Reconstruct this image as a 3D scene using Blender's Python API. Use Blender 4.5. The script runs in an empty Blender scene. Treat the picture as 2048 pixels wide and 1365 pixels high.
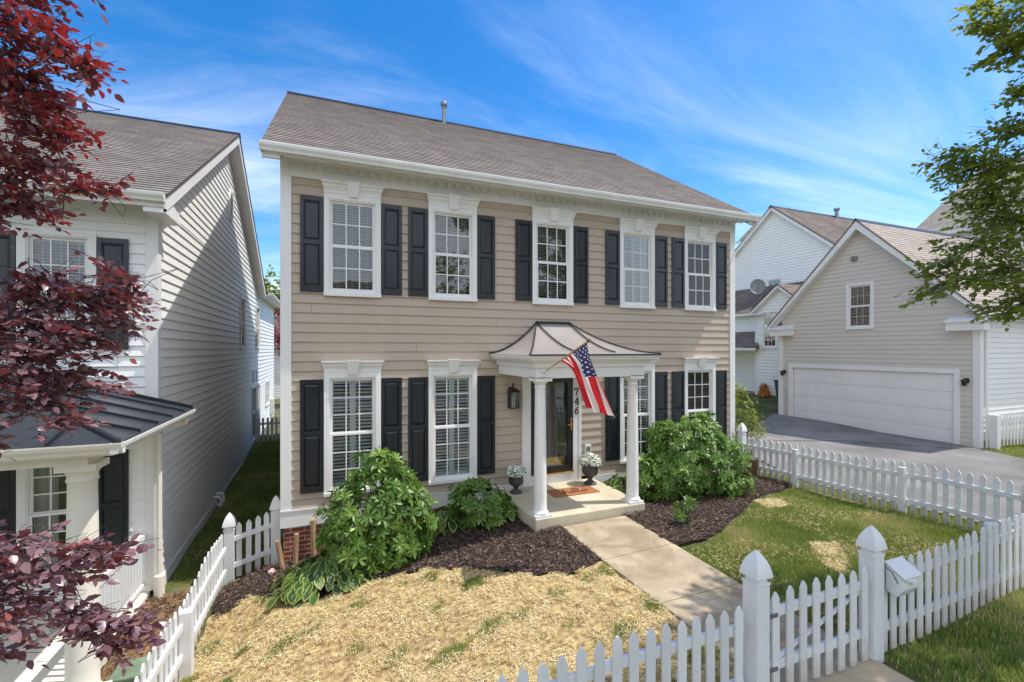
import bpy, bmesh, math, random
import numpy as np
from mathutils import Vector, Matrix
R = math.radians
rng = np.random.default_rng(7)
random.seed(7)
scene = bpy.context.scene
C = scene.collection
# ------------------------------------------------------------------ camera
cd = bpy.data.cameras.new("camera"); cam = bpy.data.objects.new("camera", cd); C.objects.link(cam)
cam.location = (0, 0, 0); cam.rotation_euler = (R(90), 0, R(-22.2))
cd.sensor_width = 36; cd.lens = 922/2048*36; cd.shift_y = 0.0081; cd.clip_end = 3000; cd.clip_start = 0.05
scene.camera = cam
# ------------------------------------------------------------------ sun and sky
SUN_EL, SUN_AZ = 63.0, -17.5      # azimuth measured from +X towards +Y
sd = bpy.data.lights.new("sun", 'SUN'); sd.energy = 2.7; sd.angle = R(0.5); sd.color = (1, .955, .88)
so = bpy.data.objects.new("sun", sd); C.objects.link(so)
sv = Vector((math.cos(R(SUN_EL))*math.cos(R(SUN_AZ)), math.cos(R(SUN_EL))*math.sin(R(SUN_AZ)), math.sin(R(SUN_EL))))
so.rotation_euler = sv.to_track_quat('Z', 'Y').to_euler(); so.location = (20, -6, 40)
w = bpy.data.worlds.new("World"); scene.world = w; w.use_nodes = True
nt = w.node_tree; N = nt.nodes; L = nt.links
bg = N['Background']
sky = N.new('ShaderNodeTexSky'); sky.sky_type = 'NISHITA'; sky.sun_disc = False
sky.sun_elevation = R(SUN_EL); sky.sun_rotation = math.atan2(sv.x, sv.y); sky.dust_density = .6; sky.ozone_density = 1.6
hs = N.new('ShaderNodeHueSaturation'); hs.inputs['Saturation'].default_value = 1.46; hs.inputs['Hue'].default_value = .503
hs.inputs['Value'].default_value = .86
L.new(sky.outputs[0], hs.inputs['Color'])
tc = N.new('ShaderNodeTexCoord'); sx = N.new('ShaderNodeSeparateXYZ'); L.new(tc.outputs['Generated'], sx.inputs[0])
def mth(op, a, b=None, clamp=False):
    m = N.new('ShaderNodeMath'); m.operation = op; m.use_clamp = clamp
    for i, v in enumerate((a, b)):
        if v is None: continue
        if isinstance(v, (int, float)): m.inputs[i].default_value = v
        else: L.new(v, m.inputs[i])
    return m.outputs[0]
zc = mth('MAXIMUM', mth('ADD', sx.outputs['Z'], .16), .06)
cx = N.new('ShaderNodeCombineXYZ'); L.new(mth('DIVIDE', sx.outputs['X'], zc), cx.inputs[0]); L.new(mth('DIVIDE', sx.outputs['Y'], zc), cx.inputs[1])
mp = N.new('ShaderNodeMapping'); mp.inputs['Rotation'].default_value = (0, 0, R(24)); mp.inputs['Scale'].default_value = (.42, 1.25, 1)
L.new(cx.outputs[0], mp.inputs[0])
n1 = N.new('ShaderNodeTexNoise'); n1.inputs['Scale'].default_value = 1.5; n1.inputs['Detail'].default_value = 9; n1.inputs['Roughness'].default_value = .62
n1.inputs['Distortion'].default_value = .7; L.new(mp.outputs[0], n1.inputs[0])
n2 = N.new('ShaderNodeTexNoise'); n2.inputs['Scale'].default_value = .55; n2.inputs['Detail'].default_value = 3; L.new(mp.outputs[0], n2.inputs[0])
cl = mth('ADD', mth('MULTIPLY', n1.outputs[0], .55), mth('MULTIPLY', n2.outputs[0], .6))
cr = N.new('ShaderNodeValToRGB'); cr.color_ramp.elements[0].position = .49; cr.color_ramp.elements[1].position = .86
cr.color_ramp.interpolation = 'EASE'
L.new(cl, cr.inputs[0])
# thicker towards the horizon, thin overhead
hz = mth('SUBTRACT', 1.05, mth('MULTIPLY', sx.outputs['Z'], 1.15), True)
mx = N.new('ShaderNodeMixRGB'); mx.inputs[2].default_value = (5.9, 6.1, 6.5, 1)
# a broad bank of unseen cloud, added behind the viewer to whiten fill light
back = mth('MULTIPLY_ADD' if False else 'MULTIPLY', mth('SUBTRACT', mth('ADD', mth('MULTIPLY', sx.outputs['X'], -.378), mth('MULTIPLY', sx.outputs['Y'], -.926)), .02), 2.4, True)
fill_cloud = mth('MULTIPLY', back, mth('ADD', mth('MULTIPLY', n1.outputs[0], 1.1), .22), True)
L.new(mth('MAXIMUM', mth('MULTIPLY', cr.outputs[0], mth('MULTIPLY', hz, 1.0), True), fill_cloud), mx.inputs[0]); L.new(hs.outputs[0], mx.inputs[1])
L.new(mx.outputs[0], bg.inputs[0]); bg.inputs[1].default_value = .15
scene.view_settings.view_transform = 'Standard'; scene.view_settings.look = 'None'
scene.view_settings.exposure = .83; scene.view_settings.gamma = 1
scene.render.engine = 'CYCLES'
scene.cycles.transparent_max_bounces = 12; scene.cycles.max_bounces = 8

# ------------------------------------------------------------------ materials
def mat(name, col, rough=.6, noise=0, nscale=8, bump=0, bscale=60, col2=None, metal=0, spec=.5, coords='Object', stretch=None, rnd=False, trans=0, tcol=None, detail=6):
    m = bpy.data.materials.new(name); m.use_nodes = True; t = m.node_tree; nn = t.nodes; ll = t.links
    b = nn['Principled BSDF']; b.inputs['Roughness'].default_value = rough; b.inputs['Metallic'].default_value = metal
    b.inputs['Specular IOR Level'].default_value = spec; b.inputs['Base Color'].default_value = (*col, 1)
    co = nn.new('ShaderNodeTexCoord'); src = co.outputs[coords]
    if stretch:
        mp = nn.new('ShaderNodeMapping'); mp.inputs['Scale'].default_value = stretch; ll.new(src, mp.inputs[0]); src = mp.outputs[0]
    last = None
    if noise or col2:
        n = nn.new('ShaderNodeTexNoise'); n.inputs['Scale'].default_value = nscale; n.inputs['Detail'].default_value = detail; ll.new(src, n.inputs[0])
        mr = nn.new('ShaderNodeMapRange'); mr.inputs[1].default_value = .33; mr.inputs[2].default_value = .67; ll.new(n.outputs[0], mr.inputs[0])
        mx = nn.new('ShaderNodeMixRGB'); ll.new(mr.outputs[0], mx.inputs[0])
        a = tuple(c*(1-noise) for c in col); bb = col2 if col2 else tuple(min(1, c*(1+noise)) for c in col)
        mx.inputs[1].default_value = (*a, 1); mx.inputs[2].default_value = (*bb, 1); last = mx.outputs[0]
    if rnd:
        at = nn.new('ShaderNodeAttribute'); at.attribute_name = 'rnd'
        rp = nn.new('ShaderNodeValToRGB'); els = rp.color_ramp.elements
        els[0].color = (*rnd[0][1], 1); els[0].position = rnd[0][0]; els[1].color = (*rnd[-1][1], 1); els[1].position = rnd[-1][0]
        for p, c in rnd[1:-1]:
            e = els.new(p); e.color = (*c, 1)
        ll.new(at.outputs['Fac'], rp.inputs[0]); last = rp.outputs[0]
    if last is not None: ll.new(last, b.inputs['Base Color'])
    if bump:
        n = nn.new('ShaderNodeTexNoise'); n.inputs['Scale'].default_value = bscale; n.inputs['Detail'].default_value = 5; ll.new(src, n.inputs[0])
        bu = nn.new('ShaderNodeBump'); bu.inputs['Strength'].default_value = bump; bu.inputs['Distance'].default_value = .02
        ll.new(n.outputs[0], bu.inputs['Height']); ll.new(bu.outputs[0], b.inputs['Normal'])
    if trans:
        tr = nn.new('ShaderNodeBsdfTranslucent'); tr.inputs[0].default_value = (*(tcol or col), 1)
        ms = nn.new('ShaderNodeMixShader'); ms.inputs[0].default_value = trans
        ll.new(b.outputs[0], ms.inputs[1]); ll.new(tr.outputs[0], ms.inputs[2]); ll.new(ms.outputs[0], nn['Material Output'].inputs[0])
    return m
def weathered(name, col, dirt, amt=.35, rough=.5, sc=2.2, spec=.35):
    """paint with streaky wear"""
    m = mat(name, col, rough, spec=spec); t = m.node_tree; nn = t.nodes; ll = t.links; b = nn['Principled BSDF']
    co = nn.new('ShaderNodeTexCoord'); mp = nn.new('ShaderNodeMapping'); mp.inputs['Scale'].default_value = (1, 1, .35); ll.new(co.outputs['Object'], mp.inputs[0])
    n = nn.new('ShaderNodeTexNoise'); n.inputs['Scale'].default_value = sc; n.inputs['Detail'].default_value = 8; n.inputs['Roughness'].default_value = .65; ll.new(mp.outputs[0], n.inputs[0])
    n2 = nn.new('ShaderNodeTexNoise'); n2.inputs['Scale'].default_value = sc*14; n2.inputs['Detail'].default_value = 3; ll.new(mp.outputs[0], n2.inputs[0])
    a = nn.new('ShaderNodeMath'); a.operation = 'MULTIPLY_ADD'; ll.new(n2.outputs[0], a.inputs[0]); a.inputs[1].default_value = .35; ll.new(n.outputs[0], a.inputs[2])
    mr = nn.new('ShaderNodeMapRange'); mr.inputs[1].default_value = .55; mr.inputs[2].default_value = .95; mr.inputs[4].default_value = amt; ll.new(a.outputs[0], mr.inputs[0])
    mx = nn.new('ShaderNodeMixRGB'); mx.inputs[1].default_value = (*col, 1); mx.inputs[2].default_value = (*dirt, 1); ll.new(mr.outputs[0], mx.inputs[0]); ll.new(mx.outputs[0], b.inputs['Base Color'])
    bu = nn.new('ShaderNodeBump'); bu.inputs['Strength'].default_value = .12; bu.inputs['Distance'].default_value = .01; ll.new(n2.outputs[0], bu.inputs['Height']); ll.new(bu.outputs[0], b.inputs['Normal'])
    return m
def brickmat(name, c1, c2, mortar, bw, rh, ms=.012, nz=.25, bump=.4, rough=.85, stain=None):
    m = bpy.data.materials.new(name); m.use_nodes = True; t = m.node_tree; nn = t.nodes; ll = t.links; b = nn['Principled BSDF']
    b.inputs['Roughness'].default_value = rough; b.inputs['Specular IOR Level'].default_value = .25
    uv = nn.new('ShaderNodeUVMap'); br = nn.new('ShaderNodeTexBrick'); ll.new(uv.outputs[0], br.inputs[0])
    br.inputs['Color1'].default_value = (*c1, 1); br.inputs['Color2'].default_value = (*c2, 1); br.inputs['Mortar'].default_value = (*mortar, 1)
    br.inputs['Scale'].default_value = 1; br.inputs['Mortar Size'].default_value = ms; br.inputs['Brick Width'].default_value = bw; br.inputs['Row Height'].default_value = rh
    br.inputs['Mortar Smooth'].default_value = .3; br.inputs['Bias'].default_value = 0
    n = nn.new('ShaderNodeTexNoise'); n.inputs['Scale'].default_value = 1.1; n.inputs['Detail'].default_value = 8; n.inputs['Roughness'].default_value = .7; ll.new(uv.outputs[0], n.inputs[0])
    mr = nn.new('ShaderNodeMapRange'); mr.inputs[1].default_value = .3; mr.inputs[2].default_value = .7; mr.inputs[3].default_value = 1-nz; mr.inputs[4].default_value = 1+nz; ll.new(n.outputs[0], mr.inputs[0])
    n3 = nn.new('ShaderNodeTexNoise'); n3.inputs['Scale'].default_value = 90; n3.inputs['Detail'].default_value = 2; ll.new(uv.outputs[0], n3.inputs[0])
    mr3 = nn.new('ShaderNodeMapRange'); mr3.inputs[3].default_value = .72; mr3.inputs[4].default_value = 1.28; ll.new(n3.outputs[0], mr3.inputs[0])
    mm = nn.new('ShaderNodeMath'); mm.operation = 'MULTIPLY'; ll.new(mr.outputs[0], mm.inputs[0]); ll.new(mr3.outputs[0], mm.inputs[1])
    mx = nn.new('ShaderNodeVectorMath'); mx.operation = 'SCALE'; ll.new(br.outputs[0], mx.inputs[0]); ll.new(mm.outputs[0], mx.inputs['Scale'])
    out = mx.outputs[0]
    if stain:
        mp = nn.new('ShaderNodeMapping'); mp.inputs['Scale'].default_value = (1.1, .16, 1); ll.new(uv.outputs[0], mp.inputs[0])
        n4 = nn.new('ShaderNodeTexNoise'); n4.inputs['Scale'].default_value = .9; n4.inputs['Detail'].default_value = 5; ll.new(mp.outputs[0], n4.inputs[0])
        m4 = nn.new('ShaderNodeMapRange'); m4.inputs[1].default_value = .45; m4.inputs[2].default_value = .75; m4.inputs[4].default_value = .7; ll.new(n4.outputs[0], m4.inputs[0])
        x4 = nn.new('ShaderNodeMixRGB'); x4.inputs[2].default_value = (*stain, 1); ll.new(out, x4.inputs[1]); ll.new(m4.outputs[0], x4.inputs[0]); out = x4.outputs[0]
    ll.new(out, b.inputs['Base Color'])
    bu = nn.new('ShaderNodeBump'); bu.inputs['Strength'].default_value = bump; bu.inputs['Distance'].default_value = .01; ll.new(mm.outputs[0], bu.inputs['Height']); ll.new(bu.outputs[0], b.inputs['Normal'])
    return m
def glassmat(name, boost=.035, tint=(.93, .96, .97)):
    m = bpy.data.materials.new(name); m.use_nodes = True; t = m.node_tree; nn = t.nodes; ll = t.links
    nn.remove(nn['Principled BSDF'])
    tr = nn.new('ShaderNodeBsdfTransparent'); tr.inputs[0].default_value = (*tint, 1)
    gl = nn.new('ShaderNodeBsdfGlossy'); gl.inputs['Roughness'].default_value = .0
    n = nn.new('ShaderNodeTexNoise'); n.inputs['Scale'].default_value = 1.6; co = nn.new('ShaderNodeTexCoord'); ll.new(co.outputs['Object'], n.inputs[0])
    bu = nn.new('ShaderNodeBump'); bu.inputs['Strength'].default_value = .05; bu.inputs['Distance'].default_value = .05; ll.new(n.outputs[0], bu.inputs['Height']); ll.new(bu.outputs[0], gl.inputs['Normal'])
    fr = nn.new('ShaderNodeFresnel'); fr.inputs[0].default_value = 1.5
    ad = nn.new('ShaderNodeMath'); ad.operation = 'ADD'; ad.use_clamp = True; ll.new(fr.outputs[0], ad.inputs[0]); ad.inputs[1].default_value = boost
    ms = nn.new('ShaderNodeMixShader'); ll.new(ad.outputs[0], ms.inputs[0]); ll.new(tr.outputs[0], ms.inputs[1]); ll.new(gl.outputs[0], ms.inputs[2]); ll.new(ms.outputs[0], nn['Material Output'].inputs[0])
    return m
M = {}
M['tan'] = weathered('tan_siding', (.475, .390, .312), (.38, .31, .245), .30, .55)
M['white'] = weathered('white_trim', (.80, .79, .77), (.56, .54, .50), .30, .45)
M['fencewhite'] = weathered('fence_paint', (.74, .75, .76), (.46, .43, .38), .45, .5, 3.5)
def picketmat():
    m = weathered('picket_paint', (.74, .75, .76), (.44, .40, .34), .5, .5, 3.5); t = m.node_tree; nn = t.nodes; ll = t.links; b = nn['Principled BSDF']
    old = b.inputs['Base Color'].links[0].from_socket; co = nn.new('ShaderNodeTexCoord'); sp = nn.new('ShaderNodeSeparateXYZ'); ll.new(co.outputs['Object'], sp.inputs[0])
    ob = nn.new('ShaderNodeObjectInfo'); n = nn.new('ShaderNodeTexNoise'); n.noise_dimensions = '4D'; n.inputs['Scale'].default_value = 9; n.inputs['Detail'].default_value = 6; ll.new(co.outputs['Object'], n.inputs[0])
    k = nn.new('ShaderNodeMath'); k.operation = 'MULTIPLY'; k.inputs[1].default_value = 40; ll.new(ob.outputs['Random'], k.inputs[0]); ll.new(k.outputs[0], n.inputs['W'])
    a = nn.new('ShaderNodeMath'); a.operation = 'MULTIPLY_ADD'; ll.new(n.outputs[0], a.inputs[0]); a.inputs[1].default_value = -.42; ll.new(sp.outputs['Z'], a.inputs[2])
    mr = nn.new('ShaderNodeMapRange'); mr.inputs[1].default_value = -.26; mr.inputs[2].default_value = .06; mr.inputs[3].default_value = .75; mr.inputs[4].default_value = 0; ll.new(a.outputs[0], mr.inputs[0])
    mx = nn.new('ShaderNodeMixRGB'); mx.inputs[2].default_value = (.40, .31, .21, 1); ll.new(old, mx.inputs[1]); ll.new(mr.outputs[0], mx.inputs[0])
    m2 = nn.new('ShaderNodeMapRange'); m2.inputs[3].default_value = .90; m2.inputs[4].default_value = 1.06; ll.new(ob.outputs['Random'], m2.inputs[0])
    sc = nn.new('ShaderNodeVectorMath'); sc.operation = 'SCALE'; ll.new(mx.outputs[0], sc.inputs[0]); ll.new(m2.outputs[0], sc.inputs['Scale']); ll.new(sc.outputs[0], b.inputs['Base Color']); return m
M['picket'] = picketmat()
M['whitesiding'] = weathered('white_siding', (.84, .84, .82), (.62, .61, .58), .25, .5)
M['cream'] = weathered('cream_siding', (.605, .562, .500), (.53, .49, .43), .25, .55)
M['creamtrim'] = weathered('cream_trim', (.80, .76, .66), (.6, .55, .45), .25, .5)
M['black'] = mat('shutter_paint', (.0145, .018, .024), .28, .25, 14, .05, 90, stretch=(1, 1, .08), spec=.5)
M['charcoal'] = mat('black_metal', (.012, .012, .013), .35)
M['dark'] = mat('interior_wall', (.16, .14, .12), .9)
M['floorint'] = mat('interior_floor', (.10, .07, .05), .7)
M['blind'] = mat('blind_vinyl', (.84, .83, .80), .5)
M['curtain'] = mat('curtain_cloth', (.62, .60, .55), .9)
M['roof'] = brickmat('shingles', (.172, .143, .127), (.258, .220, .195), (.092, .08, .072), .32, .1435, .004, .2, .6)
M['roof2'] = brickmat('shingles_neighbour', (.185, .160, .142), (.27, .235, .21), (.10, .085, .075), .32, .1435, .004, .25, .6, stain=(.13, .12, .105))
M['roofbrown'] = brickmat('shingles_brown', (.155, .122, .105), (.23, .185, .16), (.09, .07, .06), .32, .1435, .004, .3, .6, stain=(.085, .07, .06))
M['roofpink'] = brickmat('shingles_pale', (.33, .275, .24), (.40, .345, .30), (.2, .17, .15), .32, .1435, .006, .15, .6)
M['brick'] = brickmat('red_brick', (.30, .075, .045), (.20, .05, .035), (.42, .36, .30), .215, .078, .010, .2, .8)
M['whitebrick'] = brickmat('pale_brick', (.62, .57, .50), (.56, .51, .45), (.44, .41, .37), .215, .078, .010, .1, .8)
M['metalroof'] = mat('porch_metal', (.42, .385, .365), .34, .06, 3, .03, 5, metal=.35)
M['darkmetalroof'] = mat('standing_seam_metal', (.060, .068, .080), .33, .15, 3, 0, metal=.35)
M['seam'] = mat('seam_metal', (.018, .021, .026), .4)
M['gutter'] = weathered('gutter_metal', (.80, .80, .77), (.45, .43, .36), .35, .35)
M['galv'] = mat('galvanised', (.22, .23, .24), .35, .2, 20, metal=.7)
M['glass'] = glassmat('window_glass')
M['doorglass'] = glassmat('door_glass', .06)
M['doorpaint'] = mat('door_paint', (.045, .048, .05), .4)
M['brass'] = mat('brass', (.72, .46, .10), .25, metal=1)
def concrete():
    m = mat('concrete', (.47, .385, .27), .9, .2, 2.2, .5, 120, spec=.2, detail=9); t = m.node_tree; nn = t.nodes; ll = t.links; b = nn['Principled BSDF']
    old = b.inputs['Base Color'].links[0].from_socket
    co = nn.new('ShaderNodeTexCoord'); n = nn.new('ShaderNodeTexNoise'); n.inputs['Scale'].default_value = 1.3; n.inputs['Detail'].default_value = 10; n.inputs['Roughness'].default_value = .72; n.inputs['Distortion'].default_value = .8
    ll.new(co.outputs['Object'], n.inputs[0]); mr = nn.new('ShaderNodeMapRange'); mr.inputs[1].default_value = .44; mr.inputs[2].default_value = .64; mr.inputs[4].default_value = .8; ll.new(n.outputs[0], mr.inputs[0])
    mx = nn.new('ShaderNodeMixRGB'); mx.inputs[2].default_value = (.27, .205, .13, 1); ll.new(old, mx.inputs[1]); ll.new(mr.outputs[0], mx.inputs[0]); ll.new(mx.outputs[0], b.inputs['Base Color']); return m
M['concrete'] = concrete()
M['porchconc'] = mat('porch_concrete', (.55, .49, .36), .85, .12, 2.5, .3, 150, spec=.2, detail=9)
M['asphalt'] = mat('asphalt', (.225, .215, .205), .9, .24, .9, .6, 260, spec=.25, detail=10)
M['mulch'] = mat('mulch_soil', (.050, .033, .026), .95, .5, 14, 1, 50)
M['chip'] = mat('mulch_chip', (.1, .06, .05), .9, rnd=[(0, (.035, .022, .018)), (.5, (.085, .057, .047)), (.85, (.165, .112, .088)), (1, (.34, .24, .18))], spec=.2)
M['straw'] = mat('straw', (.5, .4, .2), .85, rnd=[(0, (.34, .19, .07)), (.3, (.62, .47, .21)), (.65, (.84, .72, .40)), (1, (.94, .88, .62))], trans=.15, tcol=(.8, .6, .3), spec=.2)
M['strawsoil'] = mat('straw_soil', (.23, .135, .062), .95, 0, 14, 1, 60, col2=(.60, .46, .21))
def lawnmat():
    m = mat('lawn_ground', (.055, .080, .020), .95, 0, 3.5, 1, 70, col2=(.15, .15, .055)); t = m.node_tree; nn = t.nodes; ll = t.links; b = nn['Principled BSDF']
    old = b.inputs['Base Color'].links[0].from_socket
    co = nn.new('ShaderNodeTexCoord'); n = nn.new('ShaderNodeTexNoise'); n.inputs['Scale'].default_value = 1.4; n.inputs['Detail'].default_value = 7
    ll.new(co.outputs['Object'], n.inputs[0]); mr = nn.new('ShaderNodeMapRange'); mr.inputs[1].default_value = .53; mr.inputs[2].default_value = .68; mr.inputs[4].default_value = .7; ll.new(n.outputs[0], mr.inputs[0])
    mx = nn.new('ShaderNodeMixRGB'); mx.inputs[2].default_value = (.26, .20, .10, 1); ll.new(old, mx.inputs[1]); ll.new(mr.outputs[0], mx.inputs[0]); ll.new(mx.outputs[0], b.inputs['Base Color']); return m
M['lawn'] = lawnmat()
M['soil'] = mat('bare_soil', (.23, .135, .065), .95, .35, 4, 1, 40)
M['blade'] = mat('grass_blade', (.1, .2, .03), .6, rnd=[(0, (.060, .130, .020)), (.38, (.140, .250, .042)), (.68, (.27, .34, .085)), (1, (.70, .58, .31))], trans=.35, tcol=(.38, .42, .09), spec=.25)
M['plum'] = mat('plum_leaf', (.06, .02, .03), .34, rnd=[(0, (.075, .040, .052)), (.4, (.135, .075, .090)), (.75, (.19, .085, .090)), (1, (.26, .055, .045))], trans=.17, tcol=(.95, .035, .035), spec=.5)
M['plumlow'] = mat('plum_leaf_shaded', (.1, .05, .06), .32, rnd=[(0, (.095, .052, .062)), (.5, (.175, .100, .115)), (.88, (.26, .145, .155)), (1, (.34, .07, .06))], trans=.13, tcol=(.8, .07, .07), spec=.6)  # same leaf lower down: shaded look and mauve sky sheen put into its colour
M['pear'] = mat('pear_leaf', (.05, .1, .02), .4, rnd=[(0, (.040, .085, .016)), (.45, (.130, .190, .030)), (.8, (.28, .31, .055)), (1, (.48, .43, .09))], trans=.42, tcol=(.46, .52, .06), spec=.45)
M['rhodo'] = mat('rhododendron_leaf', (.05, .1, .02), .36, rnd=[(0, (.030, .078, .012)), (.4, (.092, .178, .030)), (.75, (.180, .285, .058)), (1, (.40, .50, .15))], trans=.25, tcol=(.26, .46, .07), spec=.4)
M['redbark'] = mat('plum_bark', (.035, .02, .022), .8, .4, 20, .6, 40)
M['bark'] = mat('tree_bark', (.10, .085, .07), .85, .4, 14, .8, 30)
M['petal'] = mat('white_petals', (.8, .8, .76), .7, rnd=[(0, (.12, .20, .08)), (.2, (.30, .38, .2)), (.35, (.74, .74, .68)), (1, (.86, .86, .82))])
M['urn'] = mat('urn_resin', (.055, .052, .055), .6, .2, 8)
M['coir'] = mat('coir_mat', (.42, .17, .07), .95, .25, 60, .8, 200)
M['ink'] = mat('black_ink', (.012, .010, .010), .7)
M['timber'] = mat('split_timber', (.42, .27, .15), .85, .3, 6, .6, 30, stretch=(6, 6, .6))
M['brownwood'] = mat('brown_wood', (.15, .085, .045), .8, .35, 8, .5, 30)
M['pole'] = mat('pole_wood', (.55, .36, .17), .4, .2, 10)
M['candle'] = mat('candle_sleeve', (.75, .72, .62), .5)
M['plastic'] = mat('white_plastic', (.72, .72, .69), .4)
M['lcd'] = mat('display_grey', (.22, .26, .23), .3)
M['dish'] = mat('dish_grey', (.17, .18, .18), .45, .1, 5)
M['binplastic'] = mat('green_plastic', (.02, .075, .045), .45)
M['boxgreen'] = mat('utility_green', (.17, .24, .16), .6, .25, 5)
M['orangeleaf'] = mat('orange_needles', (.5, .2, .03), .8, rnd=[(0, (.30, .10, .015)), (1, (.80, .36, .06))])
M['pink'] = mat('pink_petals', (.8, .4, .45), .7, rnd=[(0, (.8, .8, .75)), (.5, (.85, .65, .68)), (.8, (.7, .2, .3)), (1, (.8, .6, .1))])
def hostamat():
    m = mat('hosta_leaf', (.03, .09, .02), .42, rnd=[(0, (.018, .062, .020)), (.6, (.045, .115, .026)), (1, (.10, .19, .04))], trans=.2, tcol=(.2, .35, .05)); t = m.node_tree; nn = t.nodes; ll = t.links; b = nn['Principled BSDF']
    old = b.inputs['Base Color'].links[0].from_socket
    at = nn.new('ShaderNodeAttribute'); at.attribute_name = 'edge'; mr = nn.new('ShaderNodeMapRange'); mr.inputs[1].default_value = .80; mr.inputs[2].default_value = .86; ll.new(at.outputs['Fac'], mr.inputs[0])
    mx = nn.new('ShaderNodeMixRGB'); mx.inputs[2].default_value = (.36, .40, .09, 1); ll.new(old, mx.inputs[1]); ll.new(mr.outputs[0], mx.inputs[0]); ll.new(mx.outputs[0], b.inputs['Base Color']); return m
M['hosta'] = hostamat()
def flagmat():
    m = bpy.data.materials.new('flag_cloth'); m.use_nodes = True; t = m.node_tree; nn = t.nodes; ll = t.links; b = nn['Principled BSDF']; b.inputs['Roughness'].default_value = .7
    uv = nn.new('ShaderNodeUVMap'); s = nn.new('ShaderNodeSeparateXYZ'); ll.new(uv.outputs[0], s.inputs[0])
    def mt(op, a, b_=None, c_=None):
        k = nn.new('ShaderNodeMath'); k.operation = op
        for i, v in enumerate((a, b_, c_)):
            if v is None: continue
            if isinstance(v, (int, float)): k.inputs[i].default_value = v
            else: ll.new(v, k.inputs[i])
        return k.outputs[0]
    U, V = s.outputs[0], s.outputs[1]      # U along the hoist (0 = top stripe), V along the fly
    stripe = mt('LESS_THAN', mt('MODULO', mt('MULTIPLY', U, 6.5), 1.0), .5)
    canton = mt('MULTIPLY', mt('LESS_THAN', U, 7/13), mt('LESS_THAN', V, .4))
    # staggered stars: 9 rows, 11 columns, every other place
    fu = mt('MULTIPLY', U, 10*13/7); fv = mt('MULTIPLY', V, 12/.4)
    ru = mt('ROUND', fu); rv = mt('ROUND', fv)
    du = mt('SUBTRACT', fu, ru); dv = mt('SUBTRACT', fv, rv)
    near = mt('LESS_THAN', mt('ADD', mt('MULTIPLY', du, du), mt('MULTIPLY', dv, dv)), .09)
    par = mt('COMPARE', mt('PINGPONG', mt('ADD', ru, rv), 1.0), 0.0, .1)
    star = mt('MULTIPLY', near, par)
    m1 = nn.new('ShaderNodeMixRGB'); m1.inputs[1].default_value = (.80, .78, .74, 1); m1.inputs[2].default_value = (.62, .018, .030, 1); ll.new(stripe, m1.inputs[0])
    m2 = nn.new('ShaderNodeMixRGB'); m2.inputs[1].default_value = (.035, .035, .12, 1); m2.inputs[2].default_value = (.75, .74, .72, 1); ll.new(star, m2.inputs[0])
    m3 = nn.new('ShaderNodeMixRGB'); ll.new(canton, m3.inputs[0]); ll.new(m1.outputs[0], m3.inputs[1]); ll.new(m2.outputs[0], m3.inputs[2])
    ll.new(m3.outputs[0], b.inputs['Base Color'])
    tr = nn.new('ShaderNodeBsdfTranslucent'); ll.new(m3.outputs[0], tr.inputs[0]); ms = nn.new('ShaderNodeMixShader'); ms.inputs[0].default_value = .35
    ll.new(b.outputs[0], ms.inputs[1]); ll.new(tr.outputs[0], ms.inputs[2]); ll.new(ms.outputs[0], nn['Material Output'].inputs[0]); return m
M['flag'] = flagmat()

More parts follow.
